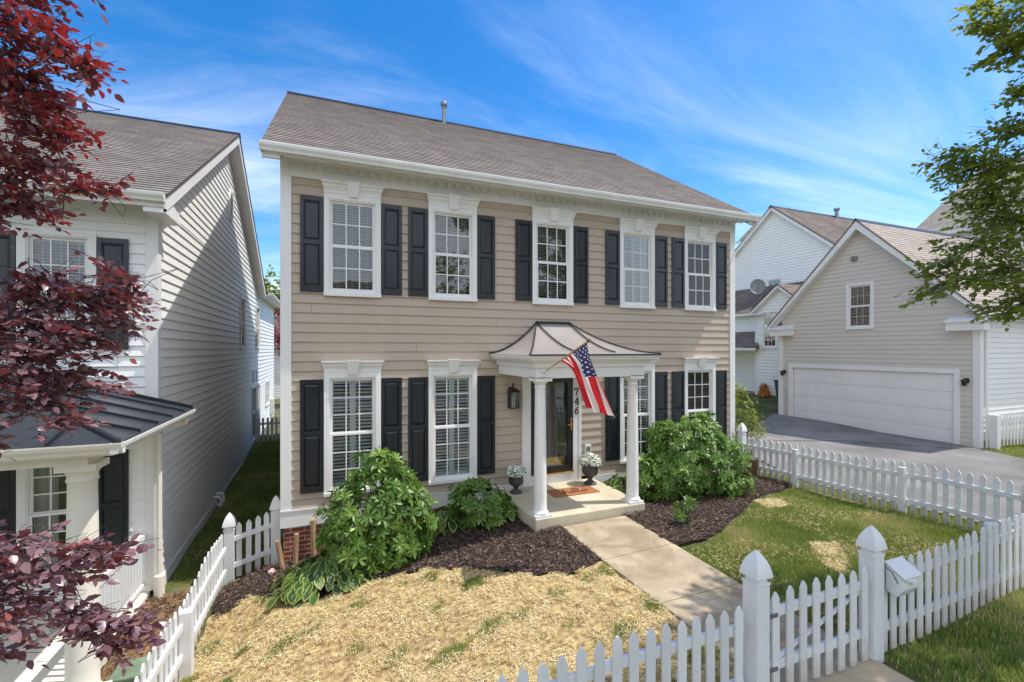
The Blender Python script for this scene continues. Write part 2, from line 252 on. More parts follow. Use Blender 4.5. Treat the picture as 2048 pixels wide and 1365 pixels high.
# ------------------------------------------------------------------ object helpers
ORG = {}
def thing(name, label, cat, loc, group=None):
    o = bpy.data.objects.new(name, None); C.objects.link(o); o.location = loc; o.empty_display_size = .2
    o['label'] = label; o['category'] = cat
    if group: o['group'] = group
    ORG[o] = Vector(loc); return o
def tag(o, label, cat, group=None):
    o['label'] = label; o['category'] = cat
    if group: o['group'] = group
    return o
def link(name, me, m, parent=None, kind=None):
    o = bpy.data.objects.new(name, me); C.objects.link(o)
    if m is not None and not me.materials: me.materials.append(m)
    if parent is not None: o.parent = parent; ORG[o] = ORG[parent]
    else: ORG[o] = Vector((0, 0, 0))
    if kind: o['kind'] = kind
    return o
class MB:
    def __init__(s, T=None): s.v = []; s.f = []; s.uv = []; s.T = T or (lambda a, b, c: (a, b, c))
    def add(s, vs, fs, uvs=None):
        b = len(s.v); s.v += [s.T(*p) for p in vs]
        for i, f in enumerate(fs):
            s.f.append(tuple(b+k for k in f)); s.uv.append(uvs[i] if uvs else None)
    def quad(s, a, b, c, d, uv=None): s.add([a, b, c, d], [(0, 1, 2, 3)], [uv] if uv else None)
    def box(s, x0, x1, y0, y1, z0, z1):
        s.add([(x0, y0, z0), (x1, y0, z0), (x1, y1, z0), (x0, y1, z0), (x0, y0, z1), (x1, y0, z1), (x1, y1, z1), (x0, y1, z1)],
              [(0, 3, 2, 1), (4, 5, 6, 7), (0, 1, 5, 4), (1, 2, 6, 5), (2, 3, 7, 6), (3, 0, 4, 7)])
    def prism(s, prof, axis, a, b):
        """profile (p, q) extruded along axis 0/1/2 from a to b"""
        n = len(prof)
        def mk(p, q, t): return {0: (t, p, q), 1: (p, t, q), 2: (p, q, t)}[axis]
        vs = [mk(p, q, a) for p, q in prof]+[mk(p, q, b) for p, q in prof]
        s.add(vs, [tuple(range(n))[::-1], tuple(range(n, 2*n))]+[(i, (i+1) % n, n+(i+1) % n, n+i) for i in range(n)])
    def lathe(s, prof, cx, cy, cz, seg=24, rot=0):
        vs = []; fs = []
        for r, z in prof:
            for k in range(seg):
                a = 2*math.pi*k/seg+rot; vs.append((cx+r*math.cos(a), cy+r*math.sin(a), cz+z))
        for i in range(len(prof)-1):
            for k in range(seg):
                k2 = (k+1) % seg; fs.append((i*seg+k, i*seg+k2, (i+1)*seg+k2, (i+1)*seg+k))
        fs.append(tuple(range(seg))[::-1]); fs.append(tuple((len(prof)-1)*seg+k for k in range(seg)))
        s.add(vs, fs)
    def tube(s, pts, r, seg=6, r2=None):
        pts = [Vector(p) for p in pts]; n = len(pts); vs = []; fs = []
        for i, p in enumerate(pts):
            d = (pts[min(i+1, n-1)]-pts[max(i-1, 0)]); d = d.normalized() if d.length > 0 else Vector((0, 0, 1))
            up = Vector((0, 0, 1)) if abs(d.z) < .9 else Vector((1, 0, 0)); a = d.cross(up).normalized(); b = d.cross(a)
            rr = r if r2 is None else r+(r2-r)*i/(n-1)
            for k in range(seg):
                t = 2*math.pi*k/seg; vs.append(tuple(p+a*rr*math.cos(t)+b*rr*math.sin(t)))
        for i in range(n-1):
            for k in range(seg):
                k2 = (k+1) % seg; fs.append((i*seg+k, i*seg+k2, (i+1)*seg+k2, (i+1)*seg+k))
        fs.append(tuple(range(seg))); fs.append(tuple((n-1)*seg+k for k in range(seg))[::-1])
        s.add(vs, fs)
    def build(s, name, m, parent=None, smooth=False, recalc=True, bevel=0, kind=None, org=None):
        o3 = ORG[parent] if parent is not None else Vector(org or (0, 0, 0))
        me = bpy.data.meshes.new(name)
        me.from_pydata([(p[0]-o3.x, p[1]-o3.y, p[2]-o3.z) for p in s.v], [], s.f)
        if any(u is not None for u in s.uv):
            ul = me.uv_layers.new(name='UVMap'); k = 0
            for i, f in enumerate(s.f):
                for j in range(len(f)):
                    if s.uv[i]: ul.data[k].uv = s.uv[i][j]
                    k += 1
        if recalc:
            bm = bmesh.new(); bm.from_mesh(me); bmesh.ops.recalc_face_normals(bm, faces=bm.faces); bm.to_mesh(me); bm.free()
        if smooth:
            me.polygons.foreach_set('use_smooth', [True]*len(me.polygons))
            try: me.set_sharp_from_angle(angle=R(40))
            except Exception: pass
        o = link(name, me, m, parent, kind)
        if parent is None: o.location = o3; ORG[o] = o3
        if bevel:
            b = o.modifiers.new('bevel', 'BEVEL'); b.width = bevel; b.segments = 2; b.limit_method = 'ANGLE'
        return o

# ------------------------------------------------------------------ ground height
GP = np.array([(-6, 6, -4.15), (-3, 5, -4.2), (-2.3, 8.8, -3.84), (-1.45, 8.8, -3.93), (-.7, 8.5, -3.62), (-1.55, 6.8, -4.02), (-1.7, 5, -4.1), (-1.7, 3, -4.0),
 (0, 7.2, -3.58), (.8, 7, -3.4), (.8, 8.4, -3.35), (1.4, 6.9, -3.3), (2.1, 6.3, -3.2), (2.2, 8, -3.1), (2.6, 5.7, -3.1), (3.2, 8.4, -3.0), (3.7, 6.8, -2.99), (3.6, 4.3, -3.03),
 (4.3, 6, -2.99), (4.3, 2.9, -3.04), (0, 5, -3.6), (2, 4.5, -3.2), (-.2, 2.9, -3.3), (1, 2.9, -3.06), (2, 2.9, -3.02), (5, 6.8, -2.98), (5, 2.9, -3.04), (6, 5.7, -2.98), (7.2, 6.3, -2.98), (9.6, 7, -3.04),
 (9.6, 8.6, -3.1), (9.6, 4, -2.92), (7.9, 2.9, -2.93), (4.5, 0, -3.06), (8, 0, -3.0), (-2, -2, -3.9), (0, 0, -3.3), (12, 6, -2.98), (13, 11.5, -2.88), (17.6, 13.6, -2.78), (17.6, 7.7, -2.9),
 (17, 5.5, -2.95), (11, 10, -3.05), (20, 17, -2.35), (22, 15, -2.3), (-2.2, 21, -3.5), (-1, 15, -3.68), (-1, 30, -3.5), (5, 30, -3.2), (30, 20, -2.4), (30, 0, -2.9), (5, -20, -3.4), (-30, 0, -4.5), (-30, 40, -4.5), (60, 60, -3), (-3, 12, -3.8), (-8, 3, -4.3)])
def g(x, y):
    x = np.asarray(x, float); y = np.asarray(y, float)
    d2 = (x[..., None]-GP[:, 0])**2+(y[..., None]-GP[:, 1])**2
    ww = 1/(d2+.35)**1.6
    r = (ww*GP[:, 2]).sum(-1)/ww.sum(-1)
    return r
def gz(x, y): return float(g(x, y))
def gridmesh(xs, ys, hf, mask=None):
    X, Y = np.meshgrid(xs, ys); Z = hf(X, Y); nx, ny = len(xs), len(ys)
    co = np.stack([X, Y, Z], -1).reshape(-1, 3)
    i, j = np.meshgrid(np.arange(nx-1), np.arange(ny-1)); a = (j*nx+i).ravel()
    F = np.stack([a, a+1, a+nx+1, a+nx], 1)
    if mask is not None:
        cxm = co[F].mean(1); F = F[mask(cxm[:, 0], cxm[:, 1])]
        used = np.unique(F); mp_ = -np.ones(len(co), int); mp_[used] = np.arange(len(used)); co = co[used]; F = mp_[F]
    return co, F
def npmesh(name, co, F, attrs=None):
    me = bpy.data.meshes.new(name); nv = len(co); nf, k = F.shape
    me.vertices.add(nv); me.vertices.foreach_set('co', np.ascontiguousarray(co, dtype=np.float32).ravel())
    me.loops.add(nf*k); me.loops.foreach_set('vertex_index', np.ascontiguousarray(F, dtype=np.int32).ravel())
    me.polygons.add(nf); me.polygons.foreach_set('loop_start', np.arange(0, nf*k, k, dtype=np.int32))
    me.update(calc_edges=True)
    for n, v in (attrs or {}).items():
        a = me.attributes.new(n, 'FLOAT', 'POINT'); a.data.foreach_set('value', np.ascontiguousarray(v, dtype=np.float32))
    me.validate(); return me
def inpoly(px, py, poly):
    r = np.zeros(px.shape, bool); n = len(poly)
    for i in range(n):
        x1, y1 = poly[i]; x2, y2 = poly[(i+1) % n]
        c = ((y1 > py) != (y2 > py)) & (px < (x2-x1)*(py-y1)/(y2-y1+1e-12)+x1); r ^= c
    return r
def vnoise(x, y, s, seed=0):
    """cheap smooth noise"""
    r = np.random.default_rng(seed); out = np.zeros(np.shape(x))
    for k in range(6):
        a = r.uniform(0, 6.28); f = s*r.uniform(.6, 1.8); out += np.sin((np.cos(a)*x+np.sin(a)*y)*f+r.uniform(0, 6.28))
    return out/6

# ================================================================== SETTING
def seg(a, b, n): return list(np.linspace(a, b, n, endpoint=False))
xs = np.array(seg(-900, -60, 8)+seg(-60, -6, 30)+seg(-6, 20, 150)+seg(20, 60, 20)+seg(60, 900, 8)+[900])
ys = np.array(seg(-900, -30, 8)+seg(-30, -2, 20)+seg(-2, 16, 105)+seg(16, 60, 40)+seg(60, 1500, 8)+[1500])
co, F = gridmesh(xs, ys, g)
ground = link('ground', npmesh('ground', co, F), M['lawn'], kind='structure')
ground.data.polygons.foreach_set('use_smooth', [True]*len(ground.data.polygons))

def strip(name, A, B, m, off, n=40, k=8, kind='structure'):
    """sheet between polylines A and B draped on the ground"""
    def samp(P, t):
        P = np.array(P, float); d = np.r_[0, np.cumsum(np.linalg.norm(np.diff(P, axis=0), axis=1))]; d /= d[-1]
        return np.stack([np.interp(t, d, P[:, 0]), np.interp(t, d, P[:, 1])], -1)
    t = np.linspace(0, 1, n); a = samp(A, t); b = samp(B, t)
    s = np.linspace(0, 1, k)[:, None, None]; G = a[None]*(1-s)+b[None]*s
    Z = g(G[..., 0], G[..., 1])+off; co = np.concatenate([G, Z[..., None]], -1).reshape(-1, 3)
    i, j = np.meshgrid(np.arange(n-1), np.arange(k-1)); q = (j*n+i).ravel(); F = np.stack([q, q+1, q+n+1, q+n], 1)
    o = link(name, npmesh(name, co, F), m, kind=kind); o.data.polygons.foreach_set('use_smooth', [True]*len(F)); return o
drv = strip('driveway', [(10.15, -8), (10.15, 3), (10.2, 7.2), (11.2, 9.4), (13.0, 11.3), (17.79, 14.0)], [(26, -8), (20.5, 2.0), (17.6, 4.6), (17.2, 6.0), (17.5, 7.4), (17.79, 7.75)], M['asphalt'], .03, 90, 40)

strip('driveway_seam', [(12.9, 10.4), (15.2, 9.6), (17.3, 7.0)], [(12.93, 10.43), (15.23, 9.63), (17.33, 7.03)], M['ink'], .036, 40, 2)
# walk slabs
def slab(name, x0, x1, y0, y1, m, top=.035, th=.16, parent=None, kind='structure'):
    b = MB(); n = 6
    P = [(x0, y0), (x1, y0), (x1, y1), (x0, y1)]
    vs = [(x, y, gz(x, y)+top) for x, y in P]+[(x, y, gz(x, y)+top-th) for x, y in P]
    b.add(vs, [(0, 1, 2, 3), (7, 6, 5, 4), (0, 4, 5, 1), (1, 5, 6, 2), (2, 6, 7, 3), (3, 7, 4, 0)])
    return b.build(name, m, None, bevel=.012, kind=kind)
for i, (a, b_) in enumerate(((5.60, 6.815), (4.385, 5.588), (3.17, 4.373), (2.2, 3.158), (1.0, 2.188), (-.2, .988))):
    slab('walkway', 3.68, 4.94, a, b_, M['concrete'], top=.05)

# mulch beds
WL = 3.66
mulchL = [(-1.44, 8.72), (-1.5, 8.0), (-1.42, 7.5), (-1.03, 7.85), (-.62, 7.45), (-.1, 7.08), (.75, 6.98), (1.4, 6.84), (1.75, 6.6), (2.1, 6.32), (2.4, 5.98), (2.65, 5.75), (3.1, 5.55), (3.68, 5.62), (3.68, 6.9), (3.25, 6.95), (3.25, 8.7)]
mulchR = [(4.93, 6.86), (4.93, 5.5), (5.45, 5.5), (6.0, 5.66), (6.6, 5.98), (7.2, 6.28), (8.2, 6.75), (9.0, 6.9), (9.62, 7.1), (9.62, 8.7), (5.4, 8.7), (5.4, 6.86)]
def bed(name, poly, cell, m, h):
    P = np.array(poly); x0, y0 = P.min(0)-.1; x1, y1 = P.max(0)+.1
    co, F = gridmesh(np.arange(x0, x1, cell), np.arange(y0, y1, cell), lambda X, Y: g(X, Y)+h+.02*vnoise(X, Y, 9, 3)+.012*vnoise(X, Y, 25, 4),
                     lambda a, b: inpoly(a+.05*vnoise(a, b, 12, 8), b+.05*vnoise(a, b, 12, 9), poly))
    o = link(name, npmesh(name, co, F), m, kind='structure'); return o
bed('mulch_bed', mulchL, .06, M['mulch'], .045); bed('mulch_bed', mulchR, .06, M['mulch'], .045)
strawP = [(-1.5, 7.6), (-1.03, 7.85), (-.62, 7.45), (-.1, 7.08), (.75, 6.98), (1.4, 6.84), (1.75, 6.6), (2.1, 6.32), (2.4, 5.98), (2.65, 5.75), (3.1, 5.55), (3.68, 5.62), (3.68, 2.9), (-1.62, 2.9), (-1.62, 5)]
bed('straw_lawn', strawP, .07, M['strawsoil'], .028)
soilP = [(-2.5, 8.7), (-1.6, 8.7), (-1.6, 6.5), (-1.85, 4.5), (-3.3, 4.5), (-2.5, 7.0)]
bed('bare_soil', soilP, .08, M['soil'], .012)

def scatter_slivers(name, polys, n, l0, l1, wd, h, m, tilt=.35, rpow=1.0, label=None, cat=None, dens=None, hh=.03):
    pts = []
    for poly, nn_ in zip(polys, n):
        P = np.array(poly); x0, y0 = P.min(0); x1, y1 = P.max(0); got = 0
        while got < nn_:
            a = rng.uniform(x0, x1, nn_); b = rng.uniform(y0, y1, nn_)
            k = inpoly(a+.05*vnoise(a, b, 12, 8), b+.05*vnoise(a, b, 12, 9), poly)
            if dens is not None: k &= rng.random(nn_) < dens(a, b)
            q = np.stack([a[k], b[k]], 1); pts.append(q); got += len(q)
    P = np.concatenate(pts); K = len(P)
    z = g(P[:, 0], P[:, 1])+h+rng.random(K)*hh
    an = rng.uniform(0, 2*np.pi, K); ti = rng.normal(0, tilt, K)
    d = np.stack([np.cos(an)*np.cos(ti), np.sin(an)*np.cos(ti), np.sin(ti)], 1)
    s = np.stack([-np.sin(an), np.cos(an), rng.normal(0, .5, K)], 1); s /= np.linalg.norm(s, axis=1)[:, None]
    Ln = rng.uniform(l0, l1, K)[:, None]; W = wd*rng.uniform(.6, 1.4, K)[:, None]
    c = np.concatenate([P, z[:, None]], 1)
    co = np.stack([c-d*Ln/2-s*W/2, c+d*Ln/2-s*W/3, c+d*Ln/2+s*W/3, c-d*Ln/2+s*W/2], 1).reshape(-1, 3)
    F = np.arange(K*4).reshape(-1, 4); rv = np.repeat(rng.random(K)**rpow, 4)
    o = link(name, npmesh(name, co, F, {'rnd': rv}), m, kind='stuff'); return tag(o, label, cat)
scatter_slivers('mulch_chips', [mulchL, mulchR], [15000, 14000], .025, .085, .011, .05, M['chip'], .3, label='shredded dark brown mulch chips lying in the beds before the tan house', cat='mulch', hh=.035)
scatter_slivers('straw', [strawP], [64000], .018, .070, .0044, .03, M['straw'], .25, label='pale yellow straw strewn over the left front lawn', cat='straw', dens=lambda a, b: np.clip(.62+1.9*vnoise(a, b, 6.0, 21)+2.2*vnoise(a, b, 15, 22), .03, 1), hh=.04)

scatter_slivers('leaf_litter', [soilP], [2600], .02, .07, .016, .02, M['chip'], .3, label='leaf litter and crumbs of soil beside the neighbour porch', cat='leaf litter')
def blades(name, poly, n, h0, h1, wd, label, dens=None, sink=0, m='blade', bend=.5):
    P = np.array(poly); x0, y0 = P.min(0); x1, y1 = P.max(0); pts = []; got = 0
    while got < n:
        a = rng.uniform(x0, x1, n); b = rng.uniform(y0, y1, n); k = inpoly(a, b, poly)
        if dens is not None: k &= rng.random(n) < dens(a, b)
        pts.append(np.stack([a[k], b[k]], 1)); got += k.sum()
    P = np.concatenate(pts); K = len(P); z = g(P[:, 0], P[:, 1])-sink
    an = rng.uniform(0, 2*np.pi, K); H = rng.uniform(h0, h1, K)*(1+.35*vnoise(P[:, 0], P[:, 1], 3, 5)); be = rng.uniform(.1, bend, K)+.25*vnoise(P[:, 0], P[:, 1], 2.2, 6); ba = an+rng.normal(0, .6, K)+1.5
    s = np.stack([np.cos(an), np.sin(an), np.zeros(K)], 1)*(wd*rng.uniform(.6, 1.3, K))[:, None]
    bd = np.stack([np.cos(ba), np.sin(ba), np.zeros(K)], 1); c = np.concatenate([P, z[:, None]], 1); up = np.array([0, 0, 1.])
    mid = c+up*(H*.55)[:, None]+bd*(H*be*.3)[:, None]; tip = c+up*(H*.92)[:, None]+bd*(H*be)[:, None]
    co = np.stack([c-s, c+s, mid+s*.7, mid-s*.7, tip+s*.1, tip-s*.1], 1).reshape(-1, 3)
    b6 = np.arange(K)[:, None]*6; F = np.concatenate([b6+[0, 1, 2, 3], b6+[3, 2, 4, 5]])
    cl = .5+1.1*vnoise(P[:, 0], P[:, 1], 3.3, 31)+.6*vnoise(P[:, 0], P[:, 1], 9, 32); rv = np.clip(rng.random(K)*.55+.45*cl, 0, .97); rv[rng.random(K) < .07] = 1
    o = link(name, npmesh(name, co, F, {'rnd': np.repeat(rv, 6)}), M[m], kind='stuff'); return tag(o, label, 'grass')
lawnR = [(4.97, 5.45), (5.45, 5.46), (6.0, 5.62), (6.6, 5.94), (7.2, 6.24), (8.2, 6.72), (9.0, 6.88), (9.55, 7.0), (9.55, 2.98), (4.97, 2.98)]
def patchd(a, b):
    d = np.ones(np.shape(a))
    for (px, py, r) in ((8.0, 6.35, .42), (7.0, 4.6, .38), (6.55, 4.2, .25)):
        d *= np.clip(((a-px)**2+(b-py)**2)/(r*r)+.25*vnoise(a, b, 9, 2)-.2, .02, 1)
    return d*np.clip(.8+.5*vnoise(a, b, 5, 44), .3, 1)
blades('grass', lawnR, 85000, .035, .085, .0036, 'green front lawn between the walk and the right picket fence', patchd)
outR = [(5.05, 2.86), (10.1, 2.86), (10.1, -.3), (5.0, -.3)]
blades('grass', outR, 52000, .035, .09, .004, 'shaded grass outside the front fence, bottom right corner', lambda a, b: np.clip(.75+.6*vnoise(a, b, 4, 14)-.35*np.exp(-((b-2.78)/.08)**2), .1, 1))
blades('grass', [(9.75, 8.6), (10.2, 8.2), (10.15, 2.9), (9.72, 2.9)], 6000, .03, .06, .004, 'thin strip of grass between right fence and driveway')
gapP = [(-2.35, 9), (-1.5, 9), (-.7, 9.2), (-.7, 21), (-2.35, 21)]
blades('grass', gapP, 26000, .03, .06, .006, 'dim grass in the narrow gap between the two houses')
blades('grass', [(15.0, 4.6), (17.1, 4.9), (17.3, 6.1), (17.55, 7.2), (21.5, 7.2), (20.8, 1.5), (19.6, 2.0)], 12000, .04, .09, .008, 'bright green grass at the foot of the white fence by the garage')
blades('grass', [(13.3, 12.2), (17.7, 14.4), (22, 19.5), (15, 19), (12, 12.5)], 14000, .05, .09, .01, 'bright green lawn patch left of the cream garage')
blades('grass', strawP, 20000, .03, .075, .0032, 'green grass tufts sprouting through the straw', lambda a, b: np.clip(.16*(vnoise(a, b, 1.5, 78)+.5)+2.6*(vnoise(a, b, 9, 77)-.30)+.55*np.exp(-((a-3.62)/.14)**2)+.3*np.exp(-((b-(5.6+(3.6-a)*.38))/.12)**2), .01, 1), sink=-.02)
scatter_slivers('straw', [[(7.6, 6.1), (8.3, 6.15), (8.45, 6.55), (7.8, 6.62)], [(6.35, 4.0), (6.9, 4.25), (7.35, 4.7), (6.9, 4.85), (6.5, 4.4)]], [1600, 1600], .03, .09, .0045, .012, M['straw'], .25, label='bare straw patches in the green lawn by the right fence', cat='straw')

scatter_slivers('dry_thatch', [lawnR], [9000], .02, .06, .004, .03, M['straw'], .4, rpow=1.8, label='dead yellow blades lying in the green front lawn', cat='thatch', dens=lambda a, b: np.clip(.25+2.0*vnoise(a, b, 3.5, 61), .03, 1), hh=.03)
# ================================================================== BUILDING HELPERS
def siding(b, uL, uR, z0, z1, ex, openings=(), lo=-.004, hi=.017, uvk=False):
    """lapped courses; uL/uR numbers or functions of z; openings (u0,u1,z0,z1)"""
    fL = uL if callable(uL) else (lambda z: uL); fR = uR if callable(uR) else (lambda z: uR)
    z = z0; k = 0
    while z < z1-1e-4:
        ze = min(z+ex, z1)
        cuts = sorted({z, ze}|{c for o in openings for c in (o[2], o[3]) if z < c < ze})
        for a, c in zip(cuts[:-1], cuts[1:]):
            m_ = (a+c)/2; L_, R_ = fL(m_), fR(m_)
            if R_-L_ < .01: continue
            iv = [('L', 'R')]
            ops = sorted([(max(o[0], L_), min(o[1], R_)) for o in openings if o[2] < m_ < o[3] and o[1] > L_ and o[0] < R_])
            parts = []; cur = 'L'
            for o0, o1 in ops:
                if cur == 'L' and o0 <= L_+1e-6: cur = o1; continue
                parts.append((cur, o0)); cur = o1
            if not (cur != 'L' and cur >= R_-1e-6): parts.append((cur, 'R'))
            wa = hi-(hi-lo)*(a-z)/ex; wc = hi-(hi-lo)*(c-z)/ex
            for p, q in parts:
                pa = fL(a) if p == 'L' else p; pc = fL(c) if p == 'L' else p
                qa = fR(a) if q == 'R' else q; qc = fR(c) if q == 'R' else q
                if qa < pa: continue
                qc = max(qc, pc)
                uv = [(pa, a), (qa, a), (qc, c), (pc, c)]
                if a == z and hi > .015 and c-a > .03:      # rounded butt edge under each board
                    b.quad((pa, wa-.013, a), (qa, wa-.013, a), (qa, wa, a+.016), (pa, wa, a+.016), uv)
                    b.quad((pa, -.03, a), (qa, -.03, a), (qa, wa-.013, a), (pa, wa-.013, a), [(pa, a)]*4)
                    b.quad((pa, wa, a+.016), (qa, wa, a+.016), (qc, wc, c), (pc, wc, c), uv)
                    continue
                b.quad((pa, wa, a), (qa, wa, a), (qc, wc, c), (pc, wc, c), uv)
                if a == z: b.quad((pa, -.004, a), (qa, -.004, a), (qa, wa, a), (pa, wa, a), [(pa, a)]*4)
        z = ze; k += 1
def Tfront(Y): return lambda u, w, z: (u, Y-w, z)          # faces -Y
def Tback(Y): return lambda u, w, z: (u, Y+w, z)
def Tleft(X): return lambda u, w, z: (X-w, u, z)           # faces -X
def Tright(X): return lambda u, w, z: (X+w, u, z)          # faces +X
def Troof(axis, e0, z0, slope, sgn):
    """roof plane rising from eave; axis 'x': eave runs along X at Y=e0 and rises towards sgn*Y"""
    L_ = math.hypot(1, slope); cs, sn = 1/L_, slope/L_
    if axis == 'x': return lambda u, w, s: (u, e0+sgn*(s*cs-w*sn), z0+s*sn+w*cs)
    return lambda u, w, s: (e0+sgn*(s*cs-w*sn), u, z0+s*sn+w*cs)
def roofplane(parent, axis, e0, z0, slope, sgn, uL, uR, run, m, name='roof', th=.04, under=None):
    T = Troof(axis, e0, z0, slope, sgn); Ls = run*math.hypot(1, slope)
    b = MB(T); siding(b, uL, uR, 0, Ls, .1435, lo=.001, hi=.011)
    fl = uL if callable(uL) else (lambda s: uL); fr = uR if callable(uR) else (lambda s: uR)
    a0, a1, c0, c1 = fl(0), fr(0), fl(Ls), fr(Ls)
    b.quad((a0, -th, 0), (a1, -th, 0), (c1, -th, Ls), (c0, -th, Ls), [(0, 0)]*4)
    b.quad((a0, -th, 0), (a0, .0, 0), (c0, 0, Ls), (c0, -th, Ls), [(0, 0)]*4); b.quad((a1, -th, 0), (a1, .0, 0), (c1, 0, Ls), (c1, -th, Ls), [(0, 0)]*4)
    b.quad((a0, -th, 0), (a1, -th, 0), (a1, 0, 0), (a0, 0, 0), [(0, 0)]*4)
    return b.build(name, m, parent, recalc=False)

def window(parent, T, u0, u1, z0, z1, rows=(2, 2), cols=3, header=True, inner='blind', cas=.085, sill=True, head=.30, m='white', mw=.010):
    """window in a wall: casing u0..u1, sash field z0..z1. T maps (u, out, z)."""
    a, c = u0+cas, u1-cas
    b = MB(T); d0, d1 = -.02, .045
    b.box(u0, a, d0, d1, z0, z1); b.box(c, u1, d0, d1, z0, z1)
    b.box(u0, u1, d0, d1-.003, z1, z1+(.10 if header else .07)); b.box(u0-.004, u1+.004, d0, d1+.022, z0-.06, z0)
    # outer bead and jamb liners
    for s0, s1 in ((a-.012, a+.02), (c-.02, c+.012)): b.box(s0, s1, -.09, .030, z0+.001, z1-.001)
    b.box(a+.02, c-.02, -.09, .028, z1-.022, z1-.001); b.box(a+.02, c-.02, -.09, .034, z0+.001, z0+.03)
    win = b.build('window', M[m], parent, bevel=.003)
    if header:
        hb = MB(T); zt = z1+.10; k = .045
        hb.box(u0-.001, u1+.001, 0, .048, zt+.0005, zt+.055)
        prof = [(.0, zt+.055), (.052, zt+.055), (.062, zt+.085), (.085, zt+.11), (.088, zt+.14), (.125, zt+.165), (.13, zt+head-.10), (.0, zt+head-.10)]
        n = len(prof); vs = []
        for u, sg in ((u0, -1), (u1, 1)):
            for p, q in prof: vs.append((u+sg*max(0, p-.045)*.62, p, q))
        hb.add(vs, [tuple(range(n))[::-1], tuple(range(n, 2*n))]+[(i, (i+1) % n, n+(i+1) % n, n+i) for i in range(n)])
        hb.build('header', M[m], win, bevel=.003)
        um = (u0+u1)/2; kb = MB(T)
        z_a, z_b = zt-.045, zt+head-.085
        kb.add([(um-.075, 0, z_a), (um+.075, 0, z_a), (um+.075, .085, z_a), (um-.075, .085, z_a), (um-.115, 0, z_b), (um+.115, 0, z_b), (um+.115, .155, z_b), (um-.115, .155, z_b)],
               [(0, 3, 2, 1), (4, 5, 6, 7), (0, 1, 5, 4), (1, 2, 6, 5), (2, 3, 7, 6), (3, 0, 4, 7)])
        kb.build('keystone', M[m], win, bevel=.004)
    ua, ub = a+.02, c-.02; za, zb = z0+.03, z1-.022; zm = (za+zb)/2; fr_ = .038
    s = MB(T); gl = MB(T)
    for lo_, hi_, w0, w1, rw in ((za, zm+.012, -.012, .012, rows[1]), (zm-.012, zb, -.045, -.016, rows[0])):
        s.box(ua, ua+fr_, w0, w1, lo_, hi_); s.box(ub-fr_, ub, w0, w1, lo_, hi_)
        s.box(ua+fr_, ub-fr_, w0, w1-.001, lo_, lo_+fr_+.01); s.box(ua+fr_, ub-fr_, w0, w1-.001, hi_-fr_, hi_)
        gu0, gu1, gz0, gz1 = ua+fr_, ub-fr_, lo_+fr_+.01, hi_-fr_; wm = (w0+w1)/2
        for i in range(1, cols):
            u = gu0+(gu1-gu0)*i/cols; s.box(u-mw, u+mw, wm+.004, wm+.009, gz0, gz1)
        for j in range(1, rw):
            z = gz0+(gz1-gz0)*j/rw; s.box(gu0, gu1, wm+.0045, wm+.0095, z-mw, z+mw)
        gl.box(gu0, gu1, wm-.002, wm+.002, gz0, gz1)
    s.build('sash', M[m], win); gl.build('glass', M['glass'], win)
    i = MB(T)
    if inner == 'blind':
        z = za+.02; i.box(ua+.01, ub-.01, -.13, -.075, zb-.05, zb); ph = -random.uniform(.35, .55) if z0 > 0 else .4
        while z < zb-.06:
            dz = .022*ph; i.quad((ua+.012, -.125, z+dz), (ub-.012, -.125, z+dz), (ub-.012, -.078, z-dz), (ua+.012, -.078, z-dz)); z += .046
        for u in (ua+.12, (ua+ub)/2, ub-.12): i.box(u-.002, u+.002, -.077, -.074, za+.02, zb-.05)
        i.build('blind', M['blind'], win, recalc=False)
    elif inner == 'louvre':
        um = (ua+ub)/2
        for p, q in ((ua, um), (um, ub)):
            i.box(p, p+.05, -.12, -.085, za, zb); i.box(q-.05, q, -.12, -.085, za, zb)
            for zz, h in ((za, .10), (zm-.03, .06), (zb-.09, .09)): i.box(p+.05, q-.05, -.12, -.086, zz, zz+h)
            z = za+.13
            while z < zb-.11:
                if abs(z-zm) > .05:
                    i.quad((p+.05, -.130, z+.014), (q-.05, -.130, z+.014), (q-.05, -.078, z-.014), (p+.05, -.078, z-.014))
                z += .062
        i.build('louvre_panel', M['blind'], win, recalc=False)
    elif inner == 'curtain':
        for p, q in ((ua, ua+(ub-ua)*.42), (ub-(ub-ua)*.42, ub)):
            n = 24
            for k in range(n):
                t0, t1 = p+(q-p)*k/n, p+(q-p)*(k+1)/n
                i.quad((t0, -.12+.02*math.sin(k*1.3), za), (t1, -.12+.02*math.sin((k+1)*1.3), za), (t1, -.12+.02*math.sin((k+1)*1.3), zb), (t0, -.12+.02*math.sin(k*1.3), zb))
        i.build('curtain', M['curtain'], win, recalc=False)
    return win
